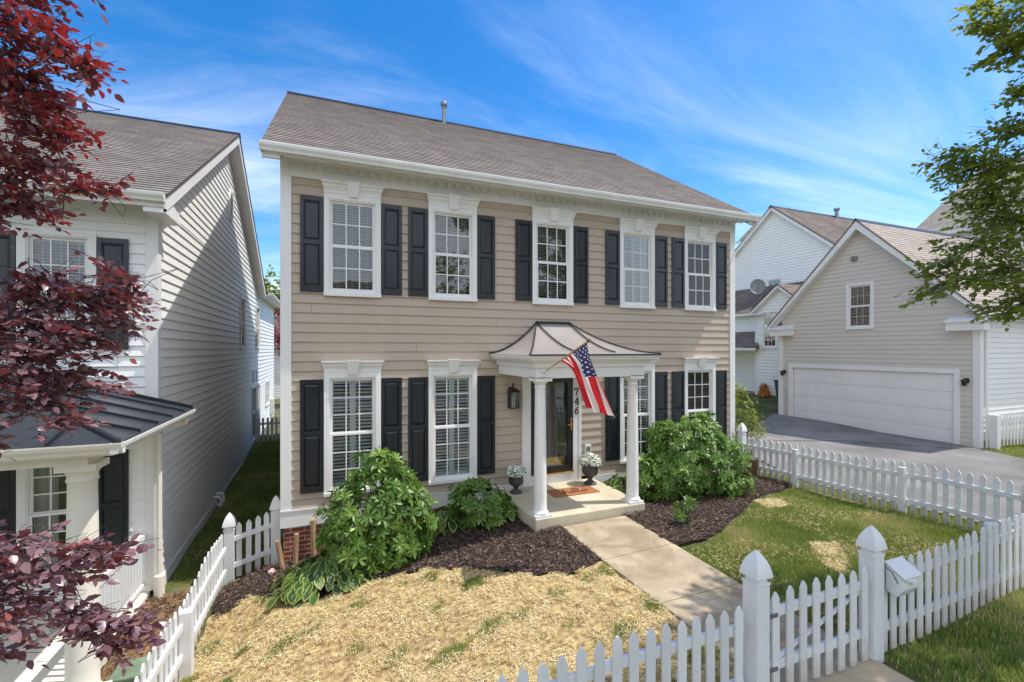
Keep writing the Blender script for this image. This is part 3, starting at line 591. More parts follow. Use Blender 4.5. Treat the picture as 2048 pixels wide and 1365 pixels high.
def shutter(parent, T, u0, u1, z0, z1):
    b = MB(T); st = .055; d = .045
    b.box(u0, u0+st, .018, d, z0, z1); b.box(u1-st, u1, .018, d, z0, z1)
    zm = z0+(z1-z0)*.52
    for a, c in ((z0, z0+.10), (zm-.035, zm+.035), (z1-.075, z1)): b.box(u0+st, u1-st, .018, d-.001, a, c)
    for a, c in ((z0+.10, zm-.035), (zm+.035, z1-.075)):
        b.box(u0+st, u1-st, .018, d-.022, a, c)
        i0, i1 = u0+st+.012, u1-st-.012; a2, c2 = a+.014, c-.014
        b.add([(i0, d-.022, a2), (i1, d-.022, a2), (i1, d-.022, c2), (i0, d-.022, c2), (i0+.022, d-.006, a2+.03), (i1-.022, d-.006, a2+.03), (i1-.022, d-.006, c2-.03), (i0+.022, d-.006, c2-.03)],
              [(4, 5, 6, 7), (0, 1, 5, 4), (1, 2, 6, 5), (2, 3, 7, 6), (3, 0, 4, 7)])
    o = b.build('shutter', M['black'], parent, bevel=.004)
    s = MB(T)
    for u in (u0+.022, u1-.022):
        for z in (z0+.26, z1-.24): s.box(u-.005, u+.005, d, d+.003, z-.005, z+.005)
    s.build('screw', M['galv'], o); return o
def gutterrun(parent, T, u0, u1, z1, h=.125, d=.12, m='gutter'):
    b = MB(T)
    prof = [(0, z1-h), (d*.62, z1-h), (d*.70, z1-h*.75), (d*.95, z1-h*.42), (d, z1-h*.12), (d, z1), (d-.012, z1), (d-.012, z1-.025), (.012, z1-.025), (.012, z1), (0, z1)]
    n = len(prof); b.add([(u0, p, q) for p, q in prof]+[(u1, p, q) for p, q in prof], [tuple(range(n))[::-1], tuple(range(n, 2*n))]+[(i, (i+1) % n, n+(i+1) % n, n+i) for i in range(n)])
    return b.build('gutter', M[m], parent)

# ================================================================== MAIN HOUSE
D = 8.65; TF = Tfront(D); HX0, HX1, HYB = -.65, 9.56, 19.65
house = thing('house', 'two storey tan sided house with black shutters, white columned porch and brown shingle roof', 'house', (4.45, 8.65, -3.1))
U = [(0.0, .955), (1.82, 2.775), (3.97, 4.925), (6.12, 7.075), (7.96, 8.925)]
Lw = [U[0], U[1], U[3], U[4]]
UZ0, UZ1 = .99, 2.62; LZ0, LZ1 = -2.49, -.50
DO = (3.74, 5.11, -2.80, -.44)
ops = [(a+.02, b-.02, UZ0-.03, UZ1+.05) for a, b in U]+[(a+.02, b-.02, LZ0-.03, LZ1+.05) for a, b in Lw]+[DO]
b = MB(TF); siding(b, HX0+.10, HX1-.10, -2.74, 2.95, .168, ops); b.build('siding', M['tan'], house, recalc=False)
b = MB(Tleft(HX0)); siding(b, D, HYB, -2.9, 3.2, .168); siding(b, lambda z: 8.2+(z-3.2)/.647, lambda z: 20.1-(z-3.2)/.647, 3.2, 7.0, .168); b.build('siding', M['tan'], house, recalc=False)
b = MB(Tright(HX1)); siding(b, D, HYB, -2.9, 3.2, .168); siding(b, lambda z: 8.2+(z-3.2)/.647, lambda z: 20.1-(z-3.2)/.647, 3.2, 7.0, .168); b.build('siding', M['tan'], house, recalc=False)
b = MB(); b.quad((HX0, HYB, -3.6), (HX1, HYB, -3.6), (HX1, HYB, 3.2), (HX0, HYB, 3.2)); b.build('siding', M['tan'], house, recalc=False)
jb = MB(TF)
for (u, k) in ((.9, 18), (3.2, 19), (6.9, 20), (5.0, 17), (1.6, 16), (7.6, 18), (8.4, 16), (2.6, 14), (9.1, 13), (-.2, 20), (1.4, 33), (3.3, 31), (5.55, 30), (9.42, 26), (-.45, 24), (-.42, 9), (3.25, 6), (1.38, 8)):
    z = -2.74+k*.168; jb.add([(u, .0185, z+.017), (u+.004, .0185, z+.017), (u+.004, -.001, z+.166), (u, -.001, z+.166)], [(0, 1, 2, 3)])
jb.build('siding_joint', M['brownwood'], house, recalc=False)['kind'] = 'stuff'
# inside: floors and a partition, so the panes look into dark rooms
b = MB(); b.box(HX0+.03, HX1-.03, D+.30, HYB-.05, -2.78, -2.62); b.box(HX0+.03, HX1-.03, D+.02, HYB-.05, .05, .28); b.box(HX0+.03, HX1-.03, D+.02, HYB-.05, 2.95, 3.05); b.build('interior_floor', M['floorint'], house)
b = MB(); b.box(HX0+.04, HX1-.04, D+3.2, D+3.3, -2.6, 2.94); b.box(3.3, 3.4, D+.03, D+3.2, -2.6, 2.9); b.box(5.5, 5.6, D+.03, D+3.2, -2.6, 2.9); b.build('interior_wall', M['dark'], house)
# trim
b = MB(TF); b.box(HX0-.028, HX0+.14, -.15, .028, -2.74, 2.93); b.build('corner_board', M['white'], house, bevel=.004)
b = MB(TF); b.box(HX1-.14, HX1+.028, -.15, .028, -2.74, 2.93); b.build('corner_board', M['white'], house, bevel=.004)
b = MB(TF); b.box(HX0-.03, 3.74, -.02, .032, -3.01, -2.742); b.box(HX0-.03, 3.74, .03, .045, -2.742, -2.715); b.box(5.42, HX1+.03, -.02, .032, -3.01, -2.742); b.build('skirt_board', M['white'], house)
b = MB(TF); b.box(HX0-.03, HX1+.03, -.02, .030, 2.932, 3.20); b.build('frieze_board', M['white'], house)
b = MB(TF); u = HX0+.02
while u < HX1-.1: b.box(u, u+.085, .030, .062, 3.075, 3.165); u += .175
b.box(HX0-.03, HX1+.03, .030, .07, 3.167, 3.199); b.build('dentil_band', M['white'], house)
b = MB(); b.box(-.91, 9.82, 8.215, D-.0, 3.201, 3.225); b.build('soffit', M['white'], house)
b = MB(); b.box(-.915, 9.825, 8.19, 8.214, 3.10, 3.30); b.build('fascia', M['white'], house)
# roof
SL = .647; RYc = 14.15
roof_m = roofplane(house, 'x', 8.17, 3.235, SL, 1, -.93, 9.84, RYc-8.17, M['roof'])
roofplane(house, 'x', 20.13, 3.235, SL, -1, -.93, 9.84, RYc-8.17, M['roof'])
zr = 3.235+SL*(RYc-8.17)
b = MB(); b.add([(-.94, RYc-.16, zr-.075), (9.85, RYc-.16, zr-.075), (9.85, RYc, zr+.045), (-.94, RYc, zr+.045), (9.85, RYc+.16, zr-.075), (-.94, RYc+.16, zr-.075)], [(0, 1, 2, 3), (3, 2, 4, 5)]); b.build('ridge_cap', M['seam'], house, recalc=False)
for X in (-.91, 9.82):      # rake boards and rake soffit
    b = MB(); sg = -1 if X < 0 else 1; X0 = X; 
    for e, s in ((8.19, 1), (20.11, -1)):
        ru = RYc-8.19
        b.add([(X0, e, 3.02), (X0, e, 3.19), (X0, e+s*ru, 3.19+SL*ru), (X0, e+s*ru, 3.02+SL*ru), (X0-sg*.022, e, 3.02), (X0-sg*.022, e, 3.19), (X0-sg*.022, e+s*ru, 3.19+SL*ru), (X0-sg*.022, e+s*ru, 3.02+SL*ru)],
              [(0, 1, 2, 3), (4, 7, 6, 5), (0, 3, 7, 4), (0, 4, 5, 1)])
        wX = HX0 if sg < 0 else HX1
        b.add([(X0-sg*.022, e, 3.035), (wX, e, 3.035), (wX, e+s*ru, 3.035+SL*ru), (X0-sg*.022, e+s*ru, 3.035+SL*ru)], [(0, 1, 2, 3)])
        b.quad((X0, e+.02*s, 3.02), (wX, e+.02*s, 3.02), (wX, e+.02*s, 3.2), (X0, e+.02*s, 3.2))
    b.build('rake_board', M['white'], house, recalc=False)
gutterrun(house, Tfront(8.188), -.93, 9.84, 3.245)
b = MB(); b.tube([(9.74, 8.12, 3.13), (9.74, 8.14, 3.04), (9.70, 8.55, 2.74), (9.63, 8.90, 2.62), (9.63, 8.90, -2.9)], .040, 8); b.build('downspout', M['gutter'], house, smooth=True)
b = MB(); b.lathe([(.062, -.5), (.062, .40), (.06, .41)], 3.43, 13.95, zr, 16); b.lathe([(.06, .38), (.10, .40), (.105, .48), (.095, .50), (.0, .52)], 3.43, 13.95, zr, 16); b.lathe([(.075, .33), (.075, .355)], 3.43, 13.95, zr, 16); b.build('vent_pipe', M['galv'], house, smooth=True)
# foundation brick
b = MB(TF); b.quad((HX0+.02, .0, -4.2), (3.7, .0, -4.2), (3.7, .0, -3.0), (HX0+.02, .0, -3.0), [(0, 0), (4.3, 0), (4.3, 1.2), (0, 1.2)])
b.quad((5.42, .0, -4.2), (HX1-.02, .0, -4.2), (HX1-.02, .0, -3.0), (5.42, .0, -3.0), [(0, 0), (4.3, 0), (4.3, 1.2), (0, 1.2)]); b.build('brick_foundation', M['brick'], house, recalc=False)
b = MB(); b.box(HX0+.03, HX1-.03, D+.02, HYB, -4.3, -2.9); b.build('foundation', M['brick'], house)
# windows and shutters
for i, (a, c) in enumerate(U):
    window(house, TF, a, c, UZ0, UZ1, (2, 2), 3, True, 'blind', head=.295)
    shutter(house, TF, a-.375, a-.008, .99, 2.63); shutter(house, TF, c+.008, c+.375, .99, 2.63)
for i, (a, c) in enumerate(Lw):
    window(house, TF, a, c, LZ0, LZ1, (3, 3), 3, True, 'louvre', head=.295)
    shutter(house, TF, a-.375, a-.008, -2.46, -.52); shutter(house, TF, c+.008, c+.375, -2.46, -.52)
# door
b = MB(TF); b.box(3.74, 3.93, -.10, .05, -2.80, -.44); b.box(4.92, 5.11, -.10, .05, -2.80, -.44); b.box(3.93, 4.92, -.10, .049, -.56, -.44); b.box(3.93, 4.92, -.02, .047, -2.80, -2.60)
b.box(5.052, 5.112, .05, .062, -2.80, -.44); b.box(3.738, 3.79, .05, .062, -2.80, -.44)
df = b.build('door_frame', M['white'], house, bevel=.004)
b = MB(TF); b.box(3.931, 4.06, .0, .035, -2.575, -.561); b.box(4.79, 4.919, .0, .035, -2.575, -.561); b.box(4.06, 4.79, .0, .034, -2.575, -2.45); b.box(4.06, 4.79, .0, .034, -.70, -.561)
sdoor = b.build('storm_door', M['charcoal'], house, bevel=.003)
b = MB(TF); b.box(4.06, 4.79, .014, .018, -2.45, -.70); b.build('glass', M['doorglass'], sdoor)
b = MB(TF); b.box(3.931, 4.919, .0, .075, -2.604, -2.578); b.build('threshold', M['brass'], df)
b = MB(TF); b.box(4.858, 4.888, .035, .045, -1.72, -1.45); b.tube([(4.872, .045, -1.60), (4.872, .085, -1.60), (4.80, .09, -1.595), (4.765, .085, -1.60)], .011, 8); b.build('handle', M['brass'], sdoor, smooth=True)
b = MB(TF); b.box(3.95, 4.90, -.10, -.06, -2.58, -.56)
for (p, q, r_, t) in ((4.05, 4.38, -1.25, -.70), (4.47, 4.80, -1.25, -.70), (4.05, 4.38, -2.1, -1.4), (4.47, 4.80, -2.1, -1.4)): b.box(p, q, -.06, -.052, r_, t)
idoor = b.build('front_door', M['doorpaint'], house, bevel=.006)
b = MB(TF); b.box(4.0, 4.85, -.058, -.054, -2.5, -2.28); b.build('kick_plate', M['brass'], idoor)
# house number 746 down the right door post
def stroke(b, pts, w, T, d0=.062, d1=.072):
    for (p, q) in zip(pts[:-1], pts[1:]):
        dx, dz = q[0]-p[0], q[1]-p[1]; l = math.hypot(dx, dz) or 1; nx, nz = -dz/l*w/2, dx/l*w/2; ex, ez = dx/l*w*.3, dz/l*w*.3
        vs = [(p[0]-ex+nx, p[1]-ez+nz), (p[0]-ex-nx, p[1]-ez-nz), (q[0]+ex-nx, q[1]+ez-nz), (q[0]+ex+nx, q[1]+ez+nz)]
        b.add([(u, d0, z) for u, z in vs]+[(u, d1, z) for u, z in vs], [(3, 2, 1, 0), (4, 5, 6, 7), (0, 1, 5, 4), (1, 2, 6, 5), (2, 3, 7, 6), (3, 0, 4, 7)])
def digit(ch, u, z, w, h):
    b = MB(TF); P = lambda x, y: (u+x*w, z+y*h)
    if ch == '7': stroke(b, [P(.0, .82), P(.02, 1), P(1, 1)], .024, TF, .052, .062); stroke(b, [P(.98, .97), P(.6, .5), P(.38, 0)], .020, TF, .0525, .0625)
    if ch == '4': stroke(b, [P(.72, .0), P(.72, 1)], .026, TF, .052, .062); stroke(b, [P(.70, .98), P(0, .33), P(1.02, .33)], .014, TF, .0525, .0625); stroke(b, [P(.5, .01), P(.94, .01)], .012, TF, .053, .0615)
    if ch == '6':
        stroke(b, [P(.92, .95), P(.55, .85), P(.2, .58), P(.08, .3), P(.2, .07), P(.5, 0), P(.82, .08), P(.95, .3), P(.82, .52), P(.5, .6), P(.2, .45)], .017, TF, .052, .062)
        stroke(b, [P(.15, .52), P(.06, .3), P(.18, .1)], .024, TF, .0525, .0625)
    return b.build('house_number', M['charcoal'], df, recalc=False)
digit('7', 4.955, -.985, .085, .145); digit('4', 4.952, -1.18, .092, .145); digit('6', 4.957, -1.375, .085, .145)

# portico: slab, columns, beam and swept roof
b = MB(); b.box(3.22, 5.42, 6.86, D, -3.25, -2.80); b.build('porch_floor', M['porchconc'], house, bevel=.015)
for cxp in (3.38, 5.26):
    cyp = 7.02; b = MB(); z0 = -2.80; H = 2.31
    b.box(cxp-.145, cxp+.145, cyp-.145, cyp+.145, z0, z0+.035)
    r0, r1 = .109, .090
    pr = [(.130, .035), (.138, .05), (.138, .07), (.125, .085), (.113, .10)]
    for k in range(13): t = k/12; pr.append((r0-(r0-r1)*t**1.6, .11+(H-.28)*t))
    pr += [(.091, H-.165), (.101, H-.155), (.101, H-.14), (.092, H-.13), (.092, H-.10), (.106, H-.085), (.125, H-.06), (.132, H-.045)]
    b.lathe(pr, cxp, cyp, z0, 40); b.box(cxp-.15, cxp+.15, cyp-.15, cyp+.15, z0+H-.045, z0+H+.02); b.build('column', M['white'], house, smooth=True)
b = MB(); bz0, bz1 = -.485, -.22
b.box(3.23, 5.41, 6.87, 7.17, bz0, bz1); b.box(3.23, 3.53, 7.17, D-.03, bz0, bz1); b.box(5.11, 5.41, 7.17, D-.03, bz0, bz1); b.box(3.53, 5.11, 7.17, D-.03, bz0+.10, bz0+.12)
b.build('porch_beam', M['white'], house, bevel=.004)
def crown(x0, x1, y0, y1, z0, prof):
    b = MB(); n = len(prof); vs = []
    for (o, dz) in prof: vs += [(x0-o, y1, z0+dz), (x0-o, y0-o, z0+dz), (x1+o, y0-o, z0+dz), (x1+o, y1, z0+dz)]
    fs = []
    for i in range(n-1):
        for k in range(3): fs.append((4*i+k, 4*i+k+1, 4*i+4+k+1, 4*i+4+k))
    fs.append((4*(n-1), 4*(n-1)+1, 4*(n-1)+2, 4*(n-1)+3)); fs.append((3, 2, 1, 0)); b.add(vs, fs); return b
crown(3.22, 5.42, 6.86, D-.03, -.30, [(0, 0), (.03, .0), (.035, .04), (.06, .075), (.11, .10), (.15, .135), (.155, .16), (.175, .165), (.175, .205)]).build('porch_cornice', M['white'], house, recalc=False)
# concave hipped roof
ex0, ex1, eyf, ez, tx0, tx1, tz = 3.03, 5.61, 6.67, -.092, 4.07, 4.83, .545; n = 16
def prof(t): return ez+(tz-ez)*t**1.75
b = MB()
for i in range(n):
    r = []
    for t in (i/n, (i+1)/n):
        yf = eyf+(D-eyf)*t; xl = ex0+(tx0-ex0)*t; xr = ex1+(tx1-ex1)*t; z = prof(t); r.append((yf, xl, xr, z))
    (y0, l0, r0_, z0), (y1, l1, r1_, z1) = r
    b.add([(l0, y0, z0), (r0_, y0, z0), (r1_, y1, z1), (l1, y1, z1)], [(0, 1, 2, 3)])
    b.add([(l0, y0, z0), (l1, y1, z1), (l1, D, z1), (l0, D, z0)], [(0, 1, 2, 3)]); b.add([(r0_, y0, z0), (r0_, D, z0), (r1_, D, z1), (r1_, y1, z1)], [(0, 1, 2, 3)])
proof = b.build('porch_roof', M['metalroof'], house, recalc=False)
proof.data.polygons.foreach_set('use_smooth', [True]*len(proof.data.polygons)); proof.data.set_sharp_from_angle(angle=R(30))
b = MB()
def rib(p0, p1, t1=0.0):
    pts = []
    for i in range(17):
        t = 1-(1-t1)*i/16; s = 1-t; pts.append((p0[0]+(p1[0]-p0[0])*s, p0[1]+(p1[1]-p0[1])*s, prof(t)+.012))
    for p, q in zip(pts[:-1], pts[1:]):
        d = Vector(q)-Vector(p); sd_ = Vector((d.y, -d.x, 0)); 
        if sd_.length < 1e-6: continue
        sd_ = sd_.normalized()*.011
        P, Q = Vector(p), Vector(q); up = Vector((0, 0, .022))
        b.add([tuple(P-sd_), tuple(P+sd_), tuple(Q+sd_), tuple(Q-sd_), tuple(P-sd_+up), tuple(P+sd_+up), tuple(Q+sd_+up), tuple(Q-sd_+up)], [(0, 3, 2, 1), (4, 5, 6, 7), (0, 1, 5, 4), (1, 2, 6, 5), (2, 3, 7, 6), (3, 0, 4, 7)])
rib((tx0, D-.02), (ex0, eyf)); rib((tx1, D-.02), (ex1, eyf)); rib((tx0, D-.02), (tx0, eyf), .14); rib((tx1, D-.02), (tx1, eyf), .14)
b.box(tx0-.02, tx1+.02, D-.05, D-.02, tz-.01, tz+.035); b.box(ex0-.012, ex1+.012, eyf-.014, eyf+.004, ez-.012, ez+.012)
rib((tx0, D-.026), (ex0, D-.026)); rib((tx1, D-.026), (ex1, D-.026))
b.build('roof_seam', M['seam'], proof)

# ================================================================== THINGS ON THE PORCH
lan = thing('wall_lantern', 'black metal and glass lantern on the tan wall left of the front door', 'lantern', (3.49, 8.62, -.85))
b = MB(TF); b.box(3.44, 3.54, .018, .035, -.92, -.76); b.tube([(3.49, .035, -.84), (3.49, .10, -.80), (3.49, .13, -.72), (3.49, .155, -.66), (3.49, .18, -.68), (3.49, .175, -.76)], .010, 8); b.build('bracket', M['charcoal'], lan)
b = MB(TF); cu, cw, zt, zb_ = 3.49, .175, -.84, -1.17
for s in (-1, 1):
    for q in (-1, 1): b.box(cu+s*.085-.006, cu+s*.085+.006, cw+q*.085-.006, cw+q*.085+.006, zb_, zt)
for z in (zb_, zt-.012):
    b.box(cu-.091, cu+.091, cw-.091, cw-.079, z, z+.012); b.box(cu-.091, cu+.091, cw+.079, cw+.091, z, z+.012); b.box(cu-.091, cu-.079, cw-.079, cw+.079, z, z+.012); b.box(cu+.079, cu+.091, cw-.079, cw+.079, z, z+.012)
b.box(cu-.079, cu+.079, cw-.079, cw+.079, zb_-.004, zb_+.004)
b.add([(cu-.115, cw-.115, zt), (cu+.115, cw-.115, zt), (cu+.115, cw+.115, zt), (cu-.115, cw+.115, zt), (cu-.03, cw-.03, zt+.075), (cu+.03, cw-.03, zt+.075), (cu+.03, cw+.03, zt+.075), (cu-.03, cw+.03, zt+.075)],
      [(0, 3, 2, 1), (4, 5, 6, 7), (0, 1, 5, 4), (1, 2, 6, 5), (2, 3, 7, 6), (3, 0, 4, 7)]); b.box(cu-.012, cu+.012, cw-.012, cw+.012, zt+.075, zt+.10)
b.build('cage', M['charcoal'], lan)
b = MB(TF)
for s in (-1, 1): b.box(cu+s*.083-.001, cu+s*.083+.001, cw-.078, cw+.078, zb_+.012, zt-.012); b.box(cu-.078, cu+.078, cw+s*.083-.001, cw+s*.083+.001, zb_+.012, zt-.012)
b.build('glass', M['glass'], lan)
for s in (-1, 1):
    b = MB(TF); b.tube([(cu+s*.025, cw, zb_+.005), (cu+s*.025, cw, zb_+.15)], .010, 8); b.build('candle', M['candle'], lan)
th = thing('wall_thermometer', 'small white digital thermometer on the siding right of the door', 'thermometer', (5.30, 8.60, -2.17))
b = MB(TF); b.box(5.21, 5.37, .018, .05, -2.27, -2.06); b.build('case', M['plastic'], th, bevel=.02)
b = MB(TF); b.box(5.235, 5.345, .0505, .052, -2.21, -2.10); b.build('screen', M['lcd'], th)
b = MB(TF)
for u in (5.25, 5.285, 5.315): stroke(b, [(u, -2.13), (u+.018, -2.13), (u+.018, -2.18)], .006, TF, .0522, .053)
b.build('reading', M['ink'], th, recalc=False)
def blossom(name, parent, cx, cy, cz, rx, rz, n, m, s=.018):
    P = rng.normal(0, 1, (n, 3)); P /= np.linalg.norm(P, axis=1)[:, None]; P[:, 2] = np.abs(P[:, 2])*1.1-.25
    rr = rng.uniform(.8, 1.04, n)[:, None]; o3 = ORG[parent]
    c = P*rr*[rx, rx, rz]+[cx-o3.x, cy-o3.y, cz-o3.z]; nrm = P+rng.normal(0, .35, (n, 3)); nrm /= np.linalg.norm(nrm, axis=1)[:, None]
    a = np.cross(nrm, rng.normal(0, 1, (n, 3))); a /= np.linalg.norm(a, axis=1)[:, None]; bb = np.cross(nrm, a)
    vs = [c+nrm*.004]
    for k in range(5):
        t = 2*np.pi*k/5; vs.append(c+(a*np.cos(t)+bb*np.sin(t))*(s*rng.uniform(.7, 1.2, n))[:, None])
    co = np.stack(vs, 1).reshape(-1, 3); b6 = np.arange(n)[:, None]*6; F = np.concatenate([b6+[0, 1+k, 1+(k+1) % 5] for k in range(5)])
    rv = np.repeat(rng.random(n), 6); return link(name, npmesh(name, co, F, {'rnd': rv}), M[m], parent)
def urn(x, y, z, label, s=1):
    u = thing('flower_urn', label, 'planter', (x, y, z), 'pair of flower urns on the porch')
    b = MB(); b.lathe([(r*s, h*s) for r, h in [(.125, 0), (.13, .02), (.10, .04), (.055, .07), (.045, .10), (.055, .13), (.10, .165), (.145, .20), (.158, .26), (.150, .34), (.165, .37), (.185, .385), (.185, .40), (.165, .40), (.15, .36)]], x, y, z, 28); b.build('urn', M['urn'], u, smooth=True)
    blossom('blossom', u, x, y, z+.44*s, .235*s, .19*s, 620, 'petal', .019)
urn(3.47, 8.30, -2.80, 'dark urn of white flowers left of the front door', .92); urn(5.13, 8.27, -2.80, 'dark urn heaped with white flowers right of the front door', 1.06)
mt_ = thing('doormat', 'brown coir doormat with the word hello on the porch floor', 'doormat', (4.5, 7.95, -2.80))
b = MB(); b.box(4.03, 5.02, 7.72, 8.17, -2.799, -2.782); b.build('mat', M['coir'], mt_, bevel=.004)
b = MB(); TM = lambda u, w, z: (u, z, -2.782+w)
def cur(pts, o, sc): return [(o[0]+x*sc, o[1]+y*sc) for x, y in pts]
hel = [(-.3, .15), (0, .1), (.25, .5), (.45, 1.1), (.4, 1.45), (.25, 1.35), (.18, .7), (.12, 0), (.2, .4), (.45, .62), (.6, .5), (.58, .15), (.72, 0), (.9, .15), (1.15, .35), (1.25, .55), (1.1, .62), (.98, .35), (1.1, .03), (1.35, .08),
       (1.6, .55), (1.8, 1.15), (1.75, 1.45), (1.6, 1.3), (1.52, .6), (1.6, .05), (1.8, .1), (2.05, .55), (2.28, 1.15), (2.22, 1.45), (2.06, 1.3), (1.98, .6), (2.06, .05), (2.3, .05), (2.5, .25), (2.62, .55), (2.85, .62), (3.02, .4), (2.92, .1), (2.65, .02), (2.5, .25), (2.7, .6), (3.0, .55), (3.35, .62)]
bm_ = MB(TM); stroke(bm_, cur(hel, (4.30, 7.83), .165), .016, TM, .001, .004); bm_.build('lettering', M['ink'], mt_, recalc=False)

# flag
fl = thing('flag', 'american flag hanging from a slanted wooden pole on the porch beam', 'flag', (3.36, 6.86, -.36))
pb, pt_ = Vector((3.36, 6.84, -.38)), Vector((3.36, 5.46, .115))
b = MB(); b.tube([pb, pt_], .013, 8); b.build('pole', M['pole'], fl, smooth=True)
b = MB(); b.tube([pt_-(pt_-pb).normalized()*.01, pt_+(pt_-pb).normalized()*.05], .024, 10, .018); b.build('finial', M['brownwood'], fl, smooth=True)
b = MB(); b.box(3.33, 3.39, 6.84, 6.868, -.46, -.32); b.tube([(3.36, 6.85, -.38), tuple(pb+(pt_-pb).normalized()*.12)], .02, 8); b.build('bracket', M['plastic'], fl)
dirp = (pt_-pb).normalized(); h0 = pt_-dirp*.03; h1 = pt_-dirp*.86
nu, nv = 53, 60; vs = []; 
E0, E1 = Vector((3.80, 5.52, -.95)), Vector((3.60, 5.80, -.86))
for j in range(nv):
    v = j/(nv-1)
    for i in range(nu):
        u_ = i/(nu-1); H_ = h0.lerp(h1, u_)
        # hanging point: the cloth gathers under the outer half of the pole
        e = E0.lerp(E1, u_); vv = v**.9
        gather = 1-math.exp(-3.2*v)
        top = H_.lerp(h0.lerp(h1, .12+.40*u_), gather); bx = top.x+(e.x-pt_.x)*vv**1.25; by = top.y*(1-vv)+e.y*vv; bz_ = top.z+(e.z-top.z)*vv
        amp = .055*min(1, v*3.2); ph = u_*15.5+v*1.6
        x = bx+amp*math.sin(ph)*.9+amp*.35*math.sin(ph*2.1+1); y = by+amp*.75*math.cos(ph+.4); z = bz_+.02*math.sin(u_*9+v*5)*v
        vs.append((x, y, z))
b = MB(); fs = []; uvs = []
for j in range(nv-1):
    for i in range(nu-1):
        fs.append((j*nu+i, j*nu+i+1, (j+1)*nu+i+1, (j+1)*nu+i)); uvs.append([(i/(nu-1), j/(nv-1)), ((i+1)/(nu-1), j/(nv-1)), ((i+1)/(nu-1), (j+1)/(nv-1)), (i/(nu-1), (j+1)/(nv-1))])
b.add(vs, fs, uvs); fo = b.build('cloth', M['flag'], fl, recalc=False); fo.data.polygons.foreach_set('use_smooth', [True]*len(fs))

# ================================================================== LEFT NEIGHBOUR
NX, NY = -2.42, 8.77
nb = thing('house', 'white sided neighbouring house on the left with gable wall and porch', 'house', (-6, 9, -4.0))
NO = [(-4.03, -3.17, -.02, 1.72), (-4.03, -3.17, -3.28, -1.5)]
b = MB(Tfront(NY)); siding(b, -9.5, NX-.1, -3.75, 2.25, .158, NO+[(-7.4, -6.54, -.02, 1.72), (-7.4, -6.54, -3.28, -1.5)]); b.build('siding', M['whitesiding'], nb, recalc=False)
NSL = .571; NR = 14.5; NE = 8.2; NZ = 2.27
sidew = [(16.45, 17.35, .02, 1.68), (20.0-.02, 20.95, .02, 1.68), (18.95, 21.1, -3.35, -1.36), (23.1, 24.5, -2.55, -1.45)]
b = MB(Tright(NX)); siding(b, NY+.0, 26.8, -3.62, NZ, .158, sidew)
siding(b, lambda z: NE+.05+(z-NZ)/NSL, lambda z: 2*NR-NE-.05-(z-NZ)/NSL, NZ, NZ+NSL*(NR-NE)-.05, .158, []); b.build('siding', M['whitesiding'], nb, recalc=False)
b = MB(); b.box(-9.5, NX-.03, NY+.05, 20.8, 2.1, 2.2); b.box(-9.5, NX-.03, NY+.3, 26, -.6, -.4); b.box(-9.5, NX-.03, NY+.3, 26, -3.9, -3.5); b.build('interior_floor', M['floorint'], nb)
b = MB(); b.box(-9.4, NX-.06, NY+3, NY+3.1, -3.4, 2.1); b.box(-5.0, -4.9, NY+3.1, 26, -3.4, 2.1); b.build('interior_wall', M['dark'], nb)
b = MB(); b.quad((-9.5, NY, -4), (-9.5, 26.8, -4), (-9.5, 26.8, 2.3), (-9.5, NY, 2.3)); b.quad((-9.5, 26.8, -4), (NX, 26.8, -4), (NX, 26.8, 2.3), (-9.5, 26.8, 2.3)); b.build('siding', M['whitesiding'], nb, recalc=False)
b = MB(); b.box(NX-.14, NX+.026, NY-.026, NY+.14, -3.75, 2.2); b.build('corner_board', M['white'], nb, bevel=.004)
b = MB(); b.box(NX-.1, NX+.026, 26.7, 26.83, -3.7, 2.2); b.build('corner_board', M['white'], nb, bevel=.004)
b = MB(Tright(NX)); b.box(NY+.14, 26.7, -.02, .03, -3.86, -3.62); b.build('skirt_board', M['whitesiding'], nb)
b = MB(Tfront(NY)); b.box(-9.5, NX-.14, -.02, .03, 1.92, 2.22); b.build('frieze_board', M['white'], nb)
b = MB(); b.box(-9.6, -2.17, NE, NY, 2.20, 2.225); b.build('soffit', M['white'], nb)
b = MB(); b.box(-9.6, -2.16, NE-.025, NE-.001, 2.08, 2.29); b.build('fascia', M['white'], nb)
gutterrun(nb, Tfront(NE-.027), -9.6, -2.15, 2.27)
roofplane(nb, 'x', NE-.03, NZ, NSL, 1, -9.8, -2.13, NR-NE+.03, M['roof2']); roofplane(nb, 'x', 2*NR-NE+.03, NZ, NSL, -1, -9.8, -2.13, NR-NE+.03, M['roof2'])
zn = NZ+NSL*(NR-NE+.03)
b = MB(); b.add([(-9.8, NR-.15, zn-.06), (-2.12, NR-.15, zn-.06), (-2.12, NR, zn+.04), (-9.8, NR, zn+.04), (-2.12, NR+.15, zn-.06), (-9.8, NR+.15, zn-.06)], [(0, 1, 2, 3), (3, 2, 4, 5)]); b.build('ridge_cap', M['seam'], nb, recalc=False)
b = MB()
